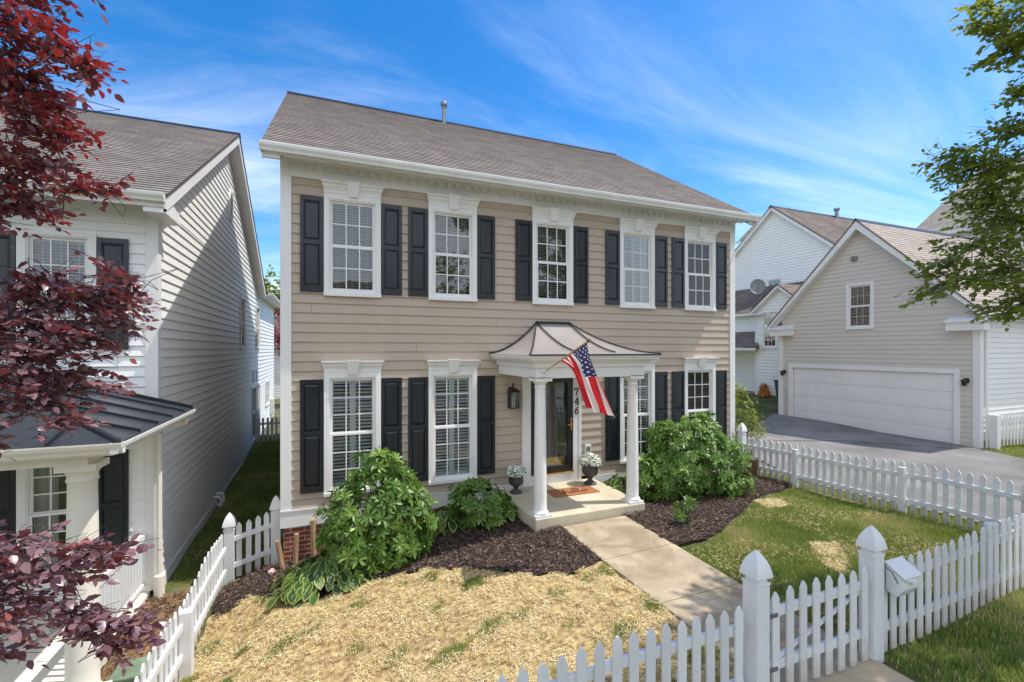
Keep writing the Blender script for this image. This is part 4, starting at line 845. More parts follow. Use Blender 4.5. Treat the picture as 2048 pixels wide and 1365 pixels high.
for e, s in ((NE-.02, 1), (2*NR-NE+.02, -1)):
    ru = NR-NE+.02; X0 = -2.15
    b.add([(X0, e, NZ-.26), (X0, e, NZ-.03), (X0, e+s*ru, NZ-.03+NSL*ru), (X0, e+s*ru, NZ-.26+NSL*ru), (X0-.025, e, NZ-.26), (X0-.025, e, NZ-.03), (X0-.025, e+s*ru, NZ-.03+NSL*ru), (X0-.025, e+s*ru, NZ-.26+NSL*ru)], [(0, 1, 2, 3), (4, 7, 6, 5), (0, 3, 7, 4), (0, 4, 5, 1)])
    b.quad((X0-.02, e, NZ-.22), (NX, e, NZ-.22), (NX, e+s*ru, NZ-.22+NSL*ru), (X0-.02, e+s*ru, NZ-.22+NSL*ru))
    # frieze board under the rake
    b.add([(NX+.028, e+.5*s, NZ-.22-.22+NSL*.5), (NX+.028, e+.5*s, NZ-.22+NSL*.5), (NX+.028, e+s*ru, NZ-.22+NSL*ru), (NX+.028, e+s*ru, NZ-.44+NSL*ru)], [(0, 1, 2, 3)])
b.build('rake_board', M['white'], nb, recalc=False)
b = MB(); b.box(NX+.0, -2.15, NE-.02, NY+.22, 2.00, 2.06); b.box(NX+.0, -2.17, NE, NY+.2, 2.06, 2.2); b.build('eave_return', M['white'], nb)
# rear wing eave and roof
roofplane(nb, 'y', -2.02, 2.27, .4, -1, 20.85, 27.2, 4.2, M['roof2'])
b = MB(); b.box(NX+.0, -2.05, 20.8, 27.1, 2.16, 2.19); b.box(-2.07, -2.045, 20.8, 27.1, 2.10, 2.3); b.build('soffit', M['white'], nb); gutterrun(nb, Tright(-2.045), 20.8, 27.1, 2.29)
# oval gable vent
b = MB(Tright(NX)); vy, vz, ry, rz_ = 14.9, 4.02, .28, .44; n = 32
for k in range(n):
    t0, t1 = 2*math.pi*k/n, 2*math.pi*(k+1)/n
    P = lambda t, s, w: (vy+ry*s*math.cos(t), w, vz+rz_*s*math.sin(t))
    b.quad(P(t0, 1, .045), P(t1, 1, .045), P(t1, .78, .045), P(t0, .78, .045)); b.quad(P(t0, 1, 0), P(t1, 1, 0), P(t1, 1, .045), P(t0, 1, .045)); b.quad(P(t0, .78, .045), P(t1, .78, .045), P(t1, .78, .012), P(t0, .78, .012))
z = vz-.33
while z < vz+.33:
    hw = ry*.78*math.sqrt(max(0, 1-((z-vz)/(rz_*.78))**2)); b.quad((vy-hw, .04, z), (vy+hw, .04, z), (vy+hw, .01, z+.035), (vy-hw, .01, z+.035)); z += .05
b.build('gable_vent', M['white'], nb, recalc=False)
TN = Tfront(NY)
for z0, z1, rw in ((.0, 1.66, (2, 2)), (-3.25, -1.55, (3, 3))):
    for a in (-4.05, -7.42):
        window(nb, TN, a, a+.90, z0, z1, rw, 3, False, 'blind' if z0 > -1 else 'curtain', cas=.10)
        shutter(nb, TN, a-.385, a-.008, z0, z1+.02); shutter(nb, TN, a+.93-.022, a+.93+.355, z0, z1+.02)
TS = Tright(NX)
window(nb, TS, 16.45, 17.35, .04, 1.62, (2, 2), 3, False, None, cas=.08); window(nb, TS, 20.0, 20.95, .04, 1.62, (2, 2), 3, False, None, cas=.08)
window(nb, TS, 18.95, 20.02, -3.3, -1.42, (1, 1), 1, False, None, cas=.07); window(nb, TS, 20.03, 21.10, -3.3, -1.42, (1, 1), 1, False, None, cas=.07)
window(nb, TS, 23.1, 23.79, -2.5, -1.5, (1, 1), 1, False, None, cas=.06); window(nb, TS, 23.8, 24.5, -2.5, -1.5, (1, 1), 1, False, None, cas=.06)
b = MB(TS); b.box(19.2, 20.1, .018, .05, -1.22, -1.20); b.box(19.2, 20.1, .018, .05, -.80, -.78); b.box(19.2, 19.23, .018, .05, -1.2, -.8); b.box(20.07, 20.1, .018, .05, -1.2, -.8)
for k in range(8): b.quad((19.23, .045, -1.19+k*.05), (20.07, .045, -1.19+k*.05), (20.07, .015, -1.15+k*.05), (19.23, .015, -1.15+k*.05))
b.build('louvre_vent', M['white'], nb, recalc=False)
b = MB(TS); b.box(25.0, 25.5, .018, .16, -3.1, -2.4); b.tube([(25.25, .08, -3.1), (25.25, .08, -3.7)], .03, 8); b.build('meter_box', M['plastic'], nb, bevel=.01)
b = MB(TS)
for y0 in (12.75, 13.05):
    b.tube([(y0, .0, -3.50), (y0, .10, -3.50), (y0, .15, -3.53), (y0, .16, -3.60), (y0, .16, -3.72)], .034, 10)
b.tube([(12.9, .0, -3.72), (12.9, .09, -3.72), (12.82, .12, -3.78)], .034, 10); b.build('vent_pipe', M['plastic'], nb, smooth=True)
# porch of the neighbour
PZ = -.95; px0, px1, py0 = -9.4, -1.97, 5.9
b = MB(); b.box(px0, -2.5, 6.1, NY, -4.4, -3.75); b.build('porch_floor', M['creamtrim'], nb, bevel=.01)
b = MB(); b.box(px0, -2.28, 6.12, 6.40, -1.20, -1.06); b.box(-2.56, -2.28, 6.40, NY-.03, -1.20, -1.06); b.build('porch_beam', M['creamtrim'], nb)
b = MB(); b.box(px0, -2.05, 5.98, NY-.03, -1.06, -1.04); b.build('porch_ceiling', M['creamtrim'], nb)
b = MB(); b.box(px0, -2.0, 5.93, 5.96, -1.09, PZ-.01); b.box(-2.03, -2.0, 5.96, NY-.03, -1.09, PZ-.01); b.build('fascia', M['creamtrim'], nb)
gutterrun(nb, Tfront(5.93), px0, -1.90, PZ, .11, .11, 'creamtrim'); gutterrun(nb, Tright(-2.0), 5.83, NY-.05, PZ, .11, .11)
hp = (NY-py0)*.30
b = MB(); inn = -1.95-(NY-py0)
b.add([(px0, py0-.05, PZ), (-1.93, py0-.05, PZ), (inn, NY, PZ+hp), (px0, NY, PZ+hp)], [(0, 1, 2, 3)]); b.add([(-1.93, py0-.05, PZ), (-1.93, NY, PZ), (inn, NY, PZ+hp)], [(0, 1, 2)]); b.build('porch_roof', M['darkmetalroof'], nb, recalc=False)
def bar(b, p, q, wd=.025, h=.035):
    P, Q = Vector(p), Vector(q); d = (Q-P).normalized(); s = d.cross(Vector((0, 0, 1))).normalized()*wd/2; up = Vector((0, 0, h))
    b.add([tuple(P-s), tuple(P+s), tuple(Q+s), tuple(Q-s), tuple(P-s+up), tuple(P+s+up), tuple(Q+s+up), tuple(Q-s+up)], [(0, 3, 2, 1), (4, 5, 6, 7), (0, 1, 5, 4), (1, 2, 6, 5), (2, 3, 7, 6), (3, 0, 4, 7)])
b = MB(); bar(b, (-1.93, py0-.05, PZ), (inn, NY, PZ+hp), .04)
for y in (6.5, 7.1, 7.7, 8.3): t = (y-py0)/(NY-py0); bar(b, (-1.94, y, PZ+.002), (-1.95-(NY-py0)*t, y, PZ+hp*t+.002))
bar(b, (-1.94, NY-.03, PZ+.002), (inn, NY-.03, PZ+hp+.002), .05, .05)
for k in range(12):
    x = -2.5-k*.55
    if x > px0: t = min(1, (-1.95-x)/(NY-py0)); bar(b, (x, py0-.04, PZ+.002), (x, py0+(NY-py0)*t-.02, PZ+hp*t+.002))
b.build('roof_seam', M['seam'], nb)
for cxp in (-2.38, -5.2, -8.2):
    b = MB(); H = 2.54; z0 = -3.75; cyp = 6.28
    b.box(cxp-.19, cxp+.19, cyp-.19, cyp+.19, z0, z0+.05); pr = [(.17, .05), (.175, .09), (.155, .13)]
    for k in range(10): t = k/9; pr.append((.142-.020*t**1.6, .15+(H-.35)*t))
    pr += [(.128, H-.19), (.138, H-.17), (.128, H-.15), (.128, H-.11), (.16, H-.06)]; b.lathe(pr, cxp, cyp, z0, 36); b.box(cxp-.17, cxp+.17, cyp-.17, cyp+.17, z0+H-.06, z0+H+.01); b.build('porch_column', M['creamtrim'], nb, smooth=True)
b = MB(); b.box(-2.63, -2.55, 6.45, NY-.03, -2.93, -2.86); b.box(-2.62, -2.56, 6.45, NY-.03, -3.66, -3.61); y = 6.55
while y < NY-.1: b.box(-2.607, -2.573, y, y+.034, -3.61, -2.93); y += .115
b.build('porch_railing', M['white'], nb)
b = MB(); b.tube([(-1.96, 8.55, -1.05), (-2.0, 8.6, -1.14), (-2.30, 8.66, -1.22), (-2.36, 8.68, -1.30), (-2.36, 8.68, -3.55)], .036, 8); b.lathe([(.07, -3.75-.1), (.075, -3.5), (.055, -3.48)], -2.36, 8.68, 0, 14); b.build('downspout', M['creamtrim'], nb, smooth=True)

# ================================================================== GARAGE
gar = thing('garage', 'cream sided gabled garage with wide white door across the driveway', 'garage', (17.8, 10.5, -2.9))
GX, GY0, GY1, GPK, GZP = 17.8, 7.33, 13.72, 10.55, 4.62; GS = (4.62-1.02)/3.5
GE = 1.14
go = [(7.85, 13.25, -3.2, -.72), (10.18, 11.0, .76, 2.34)]
b = MB(Tleft(GX)); siding(b, GY0+.1, GY1-.1, -3.1, GE, .155, go+[(13.25, 14, -3.2, -1.62)], lo=-.003, hi=.0145); siding(b, lambda z: GY0-.05+(z-GE)/GS, lambda z: GY1+.1-(z-GE)/GS, GE, GZP-.1, .155, go, lo=-.003, hi=.0145); b.build('siding', M['cream'], gar, recalc=False)
b = MB(Tleft(GX)); b.quad((13.25, 0, -3.1), (13.62, 0, -3.1), (13.62, 0, -1.66), (13.25, 0, -1.66), [(0, 0), (.37, 0), (.37, 1.44), (0, 1.44)]); b.build('brick_base', M['whitebrick'], gar, recalc=False)
for q0, q1 in ((13.25, 13.62), (7.43, 7.85)):
    b = MB(Tleft(GX)); b.box(q0, q1, -.01, .025, -1.70, -1.56); b.build('band_board', M['cream'], gar)
b = MB(Tfront(GY0)); siding(b, GX, 26, -2.6, GE-.25, .155); b.build('siding', M['whitesiding'], gar, recalc=False)
b = MB(Tfront(GY0)); b.box(GX+.1, 26, -.01, .03, -2.68, -2.42); b.build('skirt_board', M['white'], gar)
b = MB(); b.quad((GX, GY1, -3.2), (26, GY1, -3.2), (26, GY1, GE), (GX, GY1, GE)); b.quad((26, GY0, -3.2), (26, GY1, -3.2), (26, GY1, GE), (26, GY0, GE)); b.add([(26, GY0, GE), (26, GY1, GE), (26, GPK, GZP)], [(0, 1, 2)]); b.build('siding', M['cream'], gar, recalc=False)
b = MB(); b.box(GX+.13, 25.9, GY0+.02, GY1-.02, -3.4, -2.62); b.build('foundation', M['concrete'], gar)
b = MB(); b.box(GX-.028, GX+.15, GY0-.028, GY0+.15, -3.1, .86); b.build('corner_board', M['white'], gar, bevel=.004)
b = MB(); b.box(GX-.028, GX+.1, GY1-.15, GY1+.028, -3.1, .86); b.build('corner_board', M['white'], gar, bevel=.004)
b = MB(Tleft(GX)); b.box(7.78, 7.92, -.05, .04, -3.1, -.60); b.box(13.16, 13.32, -.05, .04, -3.1, -.60); b.box(7.92, 13.16, -.05, .039, -.74, -.60); b.build('door_frame', M['white'], gar, bevel=.004)
b = MB(Tleft(GX)); dz = (2.80-.74-.05)/4
for r_ in range(4):
    z0 = -3.02+r_*.572; b.box(7.92, 13.16, -.10, -.06, z0, z0+.566)
    for c_ in range(8):
        u = 7.98+c_*.648; b.box(u, u+.56, -.06, -.0545, z0+.10, z0+.46); 
gd = b.build('garage_door', M['white'], gar, bevel=.006)
window(gar, Tleft(GX), 10.13, 11.05, .78, 2.31, (2, 2), 3, False, 'blind', cas=.085, mw=.004)
b = MB(Tleft(GX)); b.box(10.66, 10.86, .015, .09, 3.19, 3.36); b.build('vent_hood', M['galv'], gar, bevel=.02)
for gy in (7.62, 13.50):
    b = MB(Tleft(GX)); gw = gy; b.lathe([(.0, 0)], 0, 0, 0, 3) if False else None
    b.box(gw-.06, gw+.06, .018, .035, -1.0, -.86); b.tube([(gw, .035, -.92), (gw, .10, -.90), (gw, .14, -.93)], .018, 8); b.lathe([(.05, -1.08), (.065, -1.06), (.075, -.96), (.055, -.92), (.02, -.90)], 0, 0, 0, 12) if False else None
    lt = b.build('garage_lamp', M['charcoal'], gar)
    b = MB(); b.lathe([(.04, -.16), (.055, -.15), (.070, -.03), (.075, 0), (.06, .03), (.02, .045)], GX-.16, gy, -.93, 14); b.build('lamp_shade', M['charcoal'], lt, smooth=True)
roofplane(gar, 'x', GPK-3.52, 1.0, GS, 1, GX-.32, 26.3, 3.52, M['roofpink']); roofplane(gar, 'x', GPK+3.52, 1.0, GS, -1, GX-.32, 26.3, 3.52, M['roofpink'])
zg = 1.0+GS*3.52
b = MB(); b.add([(GX-.33, GPK-.12, zg-.1), (26.3, GPK-.12, zg-.1), (26.3, GPK, zg+.035), (GX-.33, GPK, zg+.035), (26.3, GPK+.12, zg-.1), (GX-.33, GPK+.12, zg-.1)], [(0, 1, 2, 3), (3, 2, 4, 5)]); b.build('ridge_cap', M['seam'], gar, recalc=False)
b = MB()
for e, s in ((GPK-3.5, 1), (GPK+3.5, -1)):
    X0 = GX-.30; z0 = .98; ru = 3.5; h = .30
    b.add([(X0, e, z0-h+.15), (X0, e, z0), (X0, e+s*ru, z0+GS*ru), (X0, e+s*ru, z0-h+GS*ru), (X0+.025, e, z0-h+.15), (X0+.025, e, z0), (X0+.025, e+s*ru, z0+GS*ru), (X0+.025, e+s*ru, z0-h+GS*ru)], [(0, 1, 2, 3), (4, 7, 6, 5), (0, 3, 7, 4), (0, 4, 5, 1)])
    b.quad((X0, e, z0-.2), (GX, e, z0-.2), (GX, e+s*ru, z0-.2+GS*ru), (X0, e+s*ru, z0-.2+GS*ru))
    yy = sorted([e, e+s*.95]); b.box(X0-.06, GX+.02, yy[0]-.02, yy[1]+.02, .80, .86); b.box(X0, GX+.02, yy[0]+.06 if s > 0 else yy[0]-0, yy[1]-.0 if s > 0 else yy[1]-.06, .56, .80)
    b.add([(X0-.06, yy[0]-.02, .86), (X0-.06, yy[1]+.02, .86), (GX, yy[1]+.02, 1.0), (GX, yy[0]-.02, 1.0)], [(0, 1, 2, 3)]); b.add([(X0-.06, yy[1 if s > 0 else 0]+.02*s, .86), (GX, yy[1 if s > 0 else 0]+.02*s, 1.0), (GX, yy[1 if s > 0 else 0]+.02*s, .86)], [(0, 1, 2)])
b.build('rake_board', M['white'], gar, recalc=False)
gutterrun(gar, Tfront(GPK-3.53), GX-.3, 26.3, 1.02); gutterrun(gar, Tback(GPK+3.53), GX-.3, 26.3, 1.02)
b = MB(); b.box(GX, 26.3, GPK-3.5, GY0, .86, .89); b.build('soffit', M['white'], gar)
b = MB(); b.tube([(GX+.0, GPK-3.6, .92), (GX+.05, GY0-.2, .72), (GX+.22, GY0-.07, .55), (GX+.22, GY0-.07, -2.9)], .04, 8); b.tube([(GX-.1, GPK+3.6, .92), (GX-.08, GY1+.2, .72), (GX+.05, GY1+.07, .55), (GX+.05, GY1+.07, -2.9)], .04, 8); b.build('downspout', M['gutter'], gar, smooth=True)
b = MB(); b.tube([(21.0, 9.3, 3.2), (21.0, 9.3, 3.68)], .06, 10); b.tube([(21.0, 9.3, 3.66), (21.0, 9.3, 3.72)], .09, 10); b.build('vent_pipe', M['charcoal'], gar)

# ================================================================== HOUSES BEHIND
wh = thing('house', 'tall white gabled house with brown shingle roof behind the garage', 'house', (24, 18.9, -2.5))
b = MB(Tleft(24)); siding(b, 13.9, 23.8, -2.8, 4.2, .16, [(18.4, 19.3, 2.4, 4.05)]); siding(b, lambda z: 13.95+(z-4.1)/.82, lambda z: 23.8-(z-4.1)/.82, 4.2, 8.0, .16); b.build('siding', M['whitesiding'], wh, recalc=False)
window(wh, Tleft(24), 18.35, 19.35, 2.45, 4.0, (2, 2), 3, False, 'blind')
b = MB(); b.box(24.03, 33, 14, 23.7, -3, -2.5); b.box(24.03, 33, 14, 23.7, 1.5, 1.7); b.box(24.03, 33, 14, 14.1, -2.5, 4.2); b.box(24.03, 33, 23.6, 23.7, -2.5, 4.2); b.build('wall', M['whitesiding'], wh)
b = MB(); b.box(26, 26.1, 14.2, 23.5, -2.4, 4); b.build('interior_wall', M['dark'], wh)
roofplane(wh, 'x', 13.55, 3.86, .82, 1, 23.72, 33.3, 5.32, M['roofbrown']); roofplane(wh, 'x', 24.19, 3.86, .82, -1, 23.72, 33.3, 5.32, M['roofbrown'])
b = MB()
for e, s in ((13.55, 1), (24.19, -1)):
    X0 = 23.74; ru = 5.3
    b.add([(X0, e, 3.6), (X0, e, 3.84), (X0, e+s*ru, 3.84+.82*ru), (X0, e+s*ru, 3.6+.82*ru), (X0+.025, e, 3.6), (X0+.025, e, 3.84), (X0+.025, e+s*ru, 3.84+.82*ru), (X0+.025, e+s*ru, 3.6+.82*ru)], [(0, 1, 2, 3), (4, 7, 6, 5), (0, 3, 7, 4), (0, 4, 5, 1)])
    b.quad((X0, e, 3.65), (24, e, 3.65), (24, e+s*ru, 3.65+.82*ru), (X0, e+s*ru, 3.65+.82*ru))
b.build('rake_board', M['white'], wh, recalc=False)
b = MB(); b.add([(23.7, 18.72, 8.14), (33.3, 18.72, 8.14), (33.3, 18.87, 8.27), (23.7, 18.87, 8.27), (33.3, 19.02, 8.14), (23.7, 19.02, 8.14)], [(0, 1, 2, 3), (3, 2, 4, 5)]); b.build('ridge_cap', M['seam'], wh, recalc=False)
b = MB(); b.lathe([(.10, -.6), (.10, .40), (.17, .44), (.17, .56), (.0, .6)], 29.2, 18.7, 8.1, 14); b.build('vent_pipe', M['galv'], wh, smooth=True)

wg = thing('house', 'low white wing with small gable and roof satellite dish left of the garage', 'house', (20.5, 17, -2.5))
WX = 20.25
b = MB(Tleft(WX)); siding(b, 14.0, 16.95, -2.25, 1.95, .155, [(15.75, 16.55, .05, 1.62)]); siding(b, lambda z: 14.35+(z-1.95)/.78, lambda z: 17.1-(z-1.95)/.78, 1.95, 2.95, .155); b.build('siding', M['whitesiding'], wg, recalc=False)
window(wg, Tleft(WX), 15.72, 16.58, .1, 1.56, (2, 2), 3, True, None, head=.25)
b = MB(Tleft(WX+.9)); siding(b, 16.9, 24, -2.25, 1.95, .155); b.build('siding', M['whitesiding'], wg, recalc=False)
b = MB(Tback(16.95)); siding(b, WX, WX+.9, -2.25, 1.95, .155); b.build('siding', M['whitesiding'], wg, recalc=False)
b = MB(Tfront(14.0)); siding(b, WX, 24, -2.25, 1.95, .155); b.build('siding', M['whitesiding'], wg, recalc=False)
b = MB(); b.box(WX+.05, 24, 14.1, 16.8, -3, -2.2); b.box(WX+.95, 24, 16.8, 24, -3, -2.2); b.box(WX+.05, 24, 14.1, 24, 1.8, 1.9) if False else None; b.build('foundation', M['concrete'], wg)
b = MB(); b.box(22, 22.1, 14.1, 20, -2.2, 1.9); b.build('interior_wall', M['dark'], wg)
b = MB(); b.box(WX-.025, WX+.12, 16.85, 16.975, -2.3, 1.9); b.build('corner_board', M['white'], wg)
roofplane(wg, 'y', WX+.55, 1.92, .55, 1, 13.7, 24.4, 3.4, M['roofbrown'])       # main slope facing the street
roofplane(wg, 'x', 14.05, 1.93, .80, 1, WX-.28, 23.4, 1.50, M['roofbrown']); roofplane(wg, 'x', 17.05, 1.93, .80, -1, WX-.28, 23.4, 1.50, M['roofbrown'])
b = MB()
for e, s in ((14.05, 1), (17.05, -1)):
    X0 = WX-.26; ru = 1.49
    b.add([(X0, e, 1.76), (X0, e, 1.91), (X0, e+s*ru, 1.91+.8*ru), (X0, e+s*ru, 1.74+.8*ru), (X0+.02, e, 1.76), (X0+.02, e, 1.91), (X0+.02, e+s*ru, 1.91+.8*ru), (X0+.02, e+s*ru, 1.74+.8*ru)], [(0, 1, 2, 3), (4, 7, 6, 5), (0, 3, 7, 4), (0, 4, 5, 1)])
    b.quad((X0, e, 1.79), (WX, e, 1.79), (WX, e+s*ru, 1.79+.8*ru), (X0, e+s*ru, 1.79+.8*ru))
b.box(WX-.3, WX+.02, 16.35, 17.1, 1.72, 1.79); b.box(WX+.5, WX+.95, 17.1, 24.3, 1.78, 1.90); b.build('rake_board', M['white'], wg, recalc=False)
# pent roof low on the left wall
b = MB(); b.add([(WX-.45, 16.6, .05), (WX-.45, 24, .05), (WX+.88, 24, .95), (WX+.88, 17.3, .95)], [(0, 1, 2, 3)], [[(0, 0), (7, 0), (7, 1.6), (.7, 1.6)]]); b.add([(WX-.45, 16.6, .05), (WX+.88, 17.3, .95), (WX+.88, 16.96, .05)], [(0, 1, 2)], [[(0, 0), (1.5, 1.6), (1.6, 0)]]); b.build('pent_roof', M['roofbrown'], wg, recalc=False)
b = MB(); b.box(WX-.47, WX-.42, 16.6, 24, -.05, .055); b.box(WX-.42, WX+.9, 16.97, 24, -.04, -.01); b.build('fascia', M['white'], wg)
dsh = thing('satellite_dish', 'grey oval satellite dish on the brown roof of the low white wing', 'satellite dish', (21.3, 17.3, 2.5))
b = MB(); c0 = Vector((20.75, 17.25, 3.25)); ax = Vector((-.72, -.62, .30)).normalized(); a1 = ax.cross(Vector((0, 0, 1))).normalized(); a2 = ax.cross(a1)
rings = 6; seg_ = 28; vs = [tuple(c0-ax*.10)]; fs = []
for r_ in range(1, rings+1):
    for k in range(seg_):
        t = 2*math.pi*k/seg_; rr = r_/rings; vs.append(tuple(c0-ax*(.10*(1-rr*rr))+a1*.36*rr*math.cos(t)+a2*.42*rr*math.sin(t)))
for k in range(seg_): fs.append((0, 1+k, 1+(k+1) % seg_))
for r_ in range(rings-1):
    for k in range(seg_): fs.append((1+r_*seg_+k, 1+(r_+1)*seg_+k, 1+(r_+1)*seg_+(k+1) % seg_, 1+r_*seg_+(k+1) % seg_))
b.add(vs, fs); b.build('reflector', M['dish'], dsh, recalc=False, smooth=True)
b = MB(); b.tube([tuple(c0-ax*.1), (20.95, 17.35, 2.95), (21.12, 17.4, 2.30)], .03, 8); b.build('mast', M['galv'], dsh)
b = MB(); q = c0+ax*.45-Vector((0, 0, .22)); b.tube([tuple(c0-Vector((0, 0, .40))), tuple(q)], .014, 6); b.tube([tuple(q), tuple(q-ax*.1+Vector((0, 0, .05)))], .04, 8); b.build('feed_arm', M['galv'], dsh)

rh = thing('house', 'large pale house with grey shingle roof behind the right tree', 'house', (28, 9, -2.9))
b = MB(Tleft(27.4)); siding(b, -6, 13.5, -3, 5.55, .16); b.build('siding', M['whitesiding'], rh, recalc=False)
b = MB(); b.box(27.5, 38, -6, 13.4, -3.2, 5.4); b.build('wall', M['whitesiding'], rh)
b = MB(); b.box(27.0, 27.45, -6.2, 13.7, 5.40, 5.50); b.box(26.98, 27.02, -6.2, 13.72, 5.38, 5.62); b.build('soffit', M['white'], rh); gutterrun(rh, Tleft(26.98), -6.2, 13.7, 5.72)
M['roofgrey'] = brickmat('shingles_grey', (.25, .225, .195), (.33, .30, .26), (.15, .14, .12), .32, .1435, .006, .15, .6)
roofplane(rh, 'y', 26.95, 5.66, .66, 1, -6.3, 13.8, 6.5, M['roofgrey']); roofplane(rh, 'y', 39.95, 5.66, .66, -1, -6.3, 13.8, 6.5, M['roofgrey'])
b = MB(); b.add([(27.3, 13.5, 5.4), (39.6, 13.5, 5.4), (33.45, 13.5, 9.8)], [(0, 1, 2)]); b.build('gable', M['whitesiding'], rh, recalc=False)

# far house and trees seen in the gap on the left
fh = thing('house', 'distant white house with dark roof seen through the gap between houses', 'house', (-1.4, 38, -3.5))
b = MB(Tfront(36)); siding(b, -5.5, 4, -3.5, .1, .2); b.build('siding', M['whitesiding'], fh, recalc=False)
roofplane(fh, 'x', 35.6, .1, .55, 1, -5.9, 4.4, 4.5, M['roofbrown']); roofplane(fh, 'x', 44.6, .1, .55, -1, -5.9, 4.4, 4.5, M['roofbrown'])
b = MB(); b.box(-5.4, 3.9, 36.1, 44, -3.6, .1); b.build('wall', M['whitesiding'], fh)
# house across the street, behind the camera: the panes mirror it
ah = thing('house', 'dark roofed house across the street mirrored in the window panes', 'house', (0, -26, -3.4))
b = MB(); b.box(-9, 7, -34, -24, -3.6, 2.6); b.build('wall', M['tan'], ah)
b = MB(); b.add([(-9.4, -23.6, 2.5), (7.4, -23.6, 2.5), (7.4, -29, 6.4), (-9.4, -29, 6.4), (7.4, -34.4, 2.5), (-9.4, -34.4, 2.5)], [(0, 1, 2, 3), (3, 2, 4, 5), (1, 4, 2), (0, 3, 5)], [[(0, 0), (17, 0), (17, 7), (0, 7)], [(0, 0), (17, 0), (17, 7), (0, 7)], [(0, 0), (7, 0), (3, 5)], [(0, 0), (7, 0), (3, 5)]]); b.build('roof', M['roofbrown'], ah, recalc=False)
strip('road', [(-60, -9), (60, -9)], [(-60, -17), (60, -17)], M['asphalt'], .03, 80, 6)

# ================================================================== FENCES
def picket_mesh(name, h, wd=.082, th=.02, pt=.055):
    me = bpy.data.meshes.new(name); b = MB(); a = wd/2
    pr = [(-a, 0), (a, 0), (a, h-pt), (.008, h), (-.008, h), (-a, h-pt)]
    b.prism(pr, 1, -th/2, th/2); me.from_pydata(b.v, [], b.f)
    bm = bmesh.new(); bm.from_mesh(me); bmesh.ops.recalc_face_normals(bm, faces=bm.faces); bmesh.ops.bevel(bm, geom=[e for e in bm.edges], offset=.0025, segments=1, affect='EDGES'); bm.to_mesh(me); bm.free()
    me.materials.append(M['picket']); return me
PK = {h: picket_mesh('picket', h) for h in (.90, .86)}
def fence(label, p0, p1, n, ht, side, zoff=.03, rails=(.22, .68), posts=(), group='white picket fences', lift=0, skip=()):
    """pickets from p0 to p1; side = +1: rails lie on the left hand of the run"""
    p0, p1 = Vector((*p0, 0)), Vector((*p1, 0)); d = (p1-p0); L_ = d.length; d.normalize(); nrm = Vector((-d.y, d.x, 0))*side
    root = thing('picket_fence', label, 'fence', (p0.x, p0.y, gz(p0.x, p0.y)), group); o3 = ORG[root]
    ang = math.atan2(d.y, d.x)
    zz = lambda p: gz(p.x, p.y)+zoff+lift
    for i in range(n):
        if i in skip: continue
        p = p0+d*(L_*(i+.5)/n); o = bpy.data.objects.new('picket', PK[ht]); C.objects.link(o); o.parent = root
        o.location = (p.x-o3.x, p.y-o3.y, zz(p)-o3.z+random.uniform(-.006, .006)); o.rotation_euler = (random.uniform(-.006, .006), random.uniform(-.008, .008), ang+random.uniform(-.03, .03))
    ks = max(2, int(L_/1.2)+1)
    for r_ in rails:
        b = MB(); pts = [p0+d*(L_*k/(ks-1)) for k in range(ks)]
        vs = []; fs = []
        for p in pts:
            z = zz(p)+r_; q0 = p+nrm*.0115; q1 = p+nrm*.050
            vs += [(q0.x, q0.y, z-.04), (q1.x, q1.y, z-.04), (q1.x, q1.y, z+.04), (q0.x, q0.y, z+.04)]
        for k in range(ks-1):
            for m_ in range(4): fs.append((4*k+m_, 4*k+(m_+1) % 4, 4*k+4+(m_+1) % 4, 4*k+4+m_))
        fs += [(3, 2, 1, 0), tuple(4*(ks-1)+m_ for m_ in range(4))]; b.add(vs, fs); b.build('rail', M['fencewhite'], root, bevel=.003)
    for (t, hh, hw, cap, off) in posts:
        p = p0+d*t+nrm*off; post(root, p.x, p.y, gz(p.x, p.y)-.05+lift, hh+.05, hw, cap)
    return root
def post(root, x, y, z, h, hw, cap, m='fencewhite'):
    b = MB(); b.box(x-hw, x+hw, y-hw, y+hw, z, z+h)
    if cap: b.box(x-hw-.006, x+hw+.006, y-hw-.006, y+hw+.006, z+h-.02, z+h+.004)
    po = b.build('post', M[m], root, bevel=.004)
    if cap:
        c = MB(); k = hw*math.sqrt(2); zt = z+h+.004
        c.lathe([(q0, q1*(1.25 if q1 > .05 else 1)) for q0, q1 in [(k*.80, 0), (k*.76, .022), (k*1.20, .040), (k*1.24, .050), (k*1.16, .072), (k*1.02, .105), (k*.80, .14), (k*.50, .172), (k*.20, .195), (k*.06, .206), (.002, .208)]], x, y, zt, 4, math.pi/4); c.build('post_cap', M[m], po)
    return po
FY = 2.85; S = .152
fence('white picket fence along the front, left of the gate', (3.28, FY), (-1.55, FY), 32, .90, -1, posts=((4.75, .80, .05, False, .06),))
fence('white picket fence along the front, right of the gate, carrying the mailbox', (5.09, FY), (9.62, FY), 30, .90, 1, posts=((2.3, .86, .05, False, .09), (4.55, .86, .06, False, .05)))
gp = thing('gate_post', 'thick white gate post with pointed cap on left side of the gate', 'post', (3.42, FY, -3.05), 'capped gate posts'); post(gp, 3.42, FY+.01, gz(3.42, FY)-.05, 1.14, .074, True)
gp = thing('gate_post', 'thick white gate post with pointed cap beside the mailbox', 'post', (4.98, FY, -3.05), 'capped gate posts'); post(gp, 4.98, FY+.01, gz(4.98, FY)-.05, 1.10, .074, True)
gt = thing('picket_gate', 'white picket gate between the two capped front posts', 'gate', (4.2, FY, -3.0)); o3 = ORG[gt]
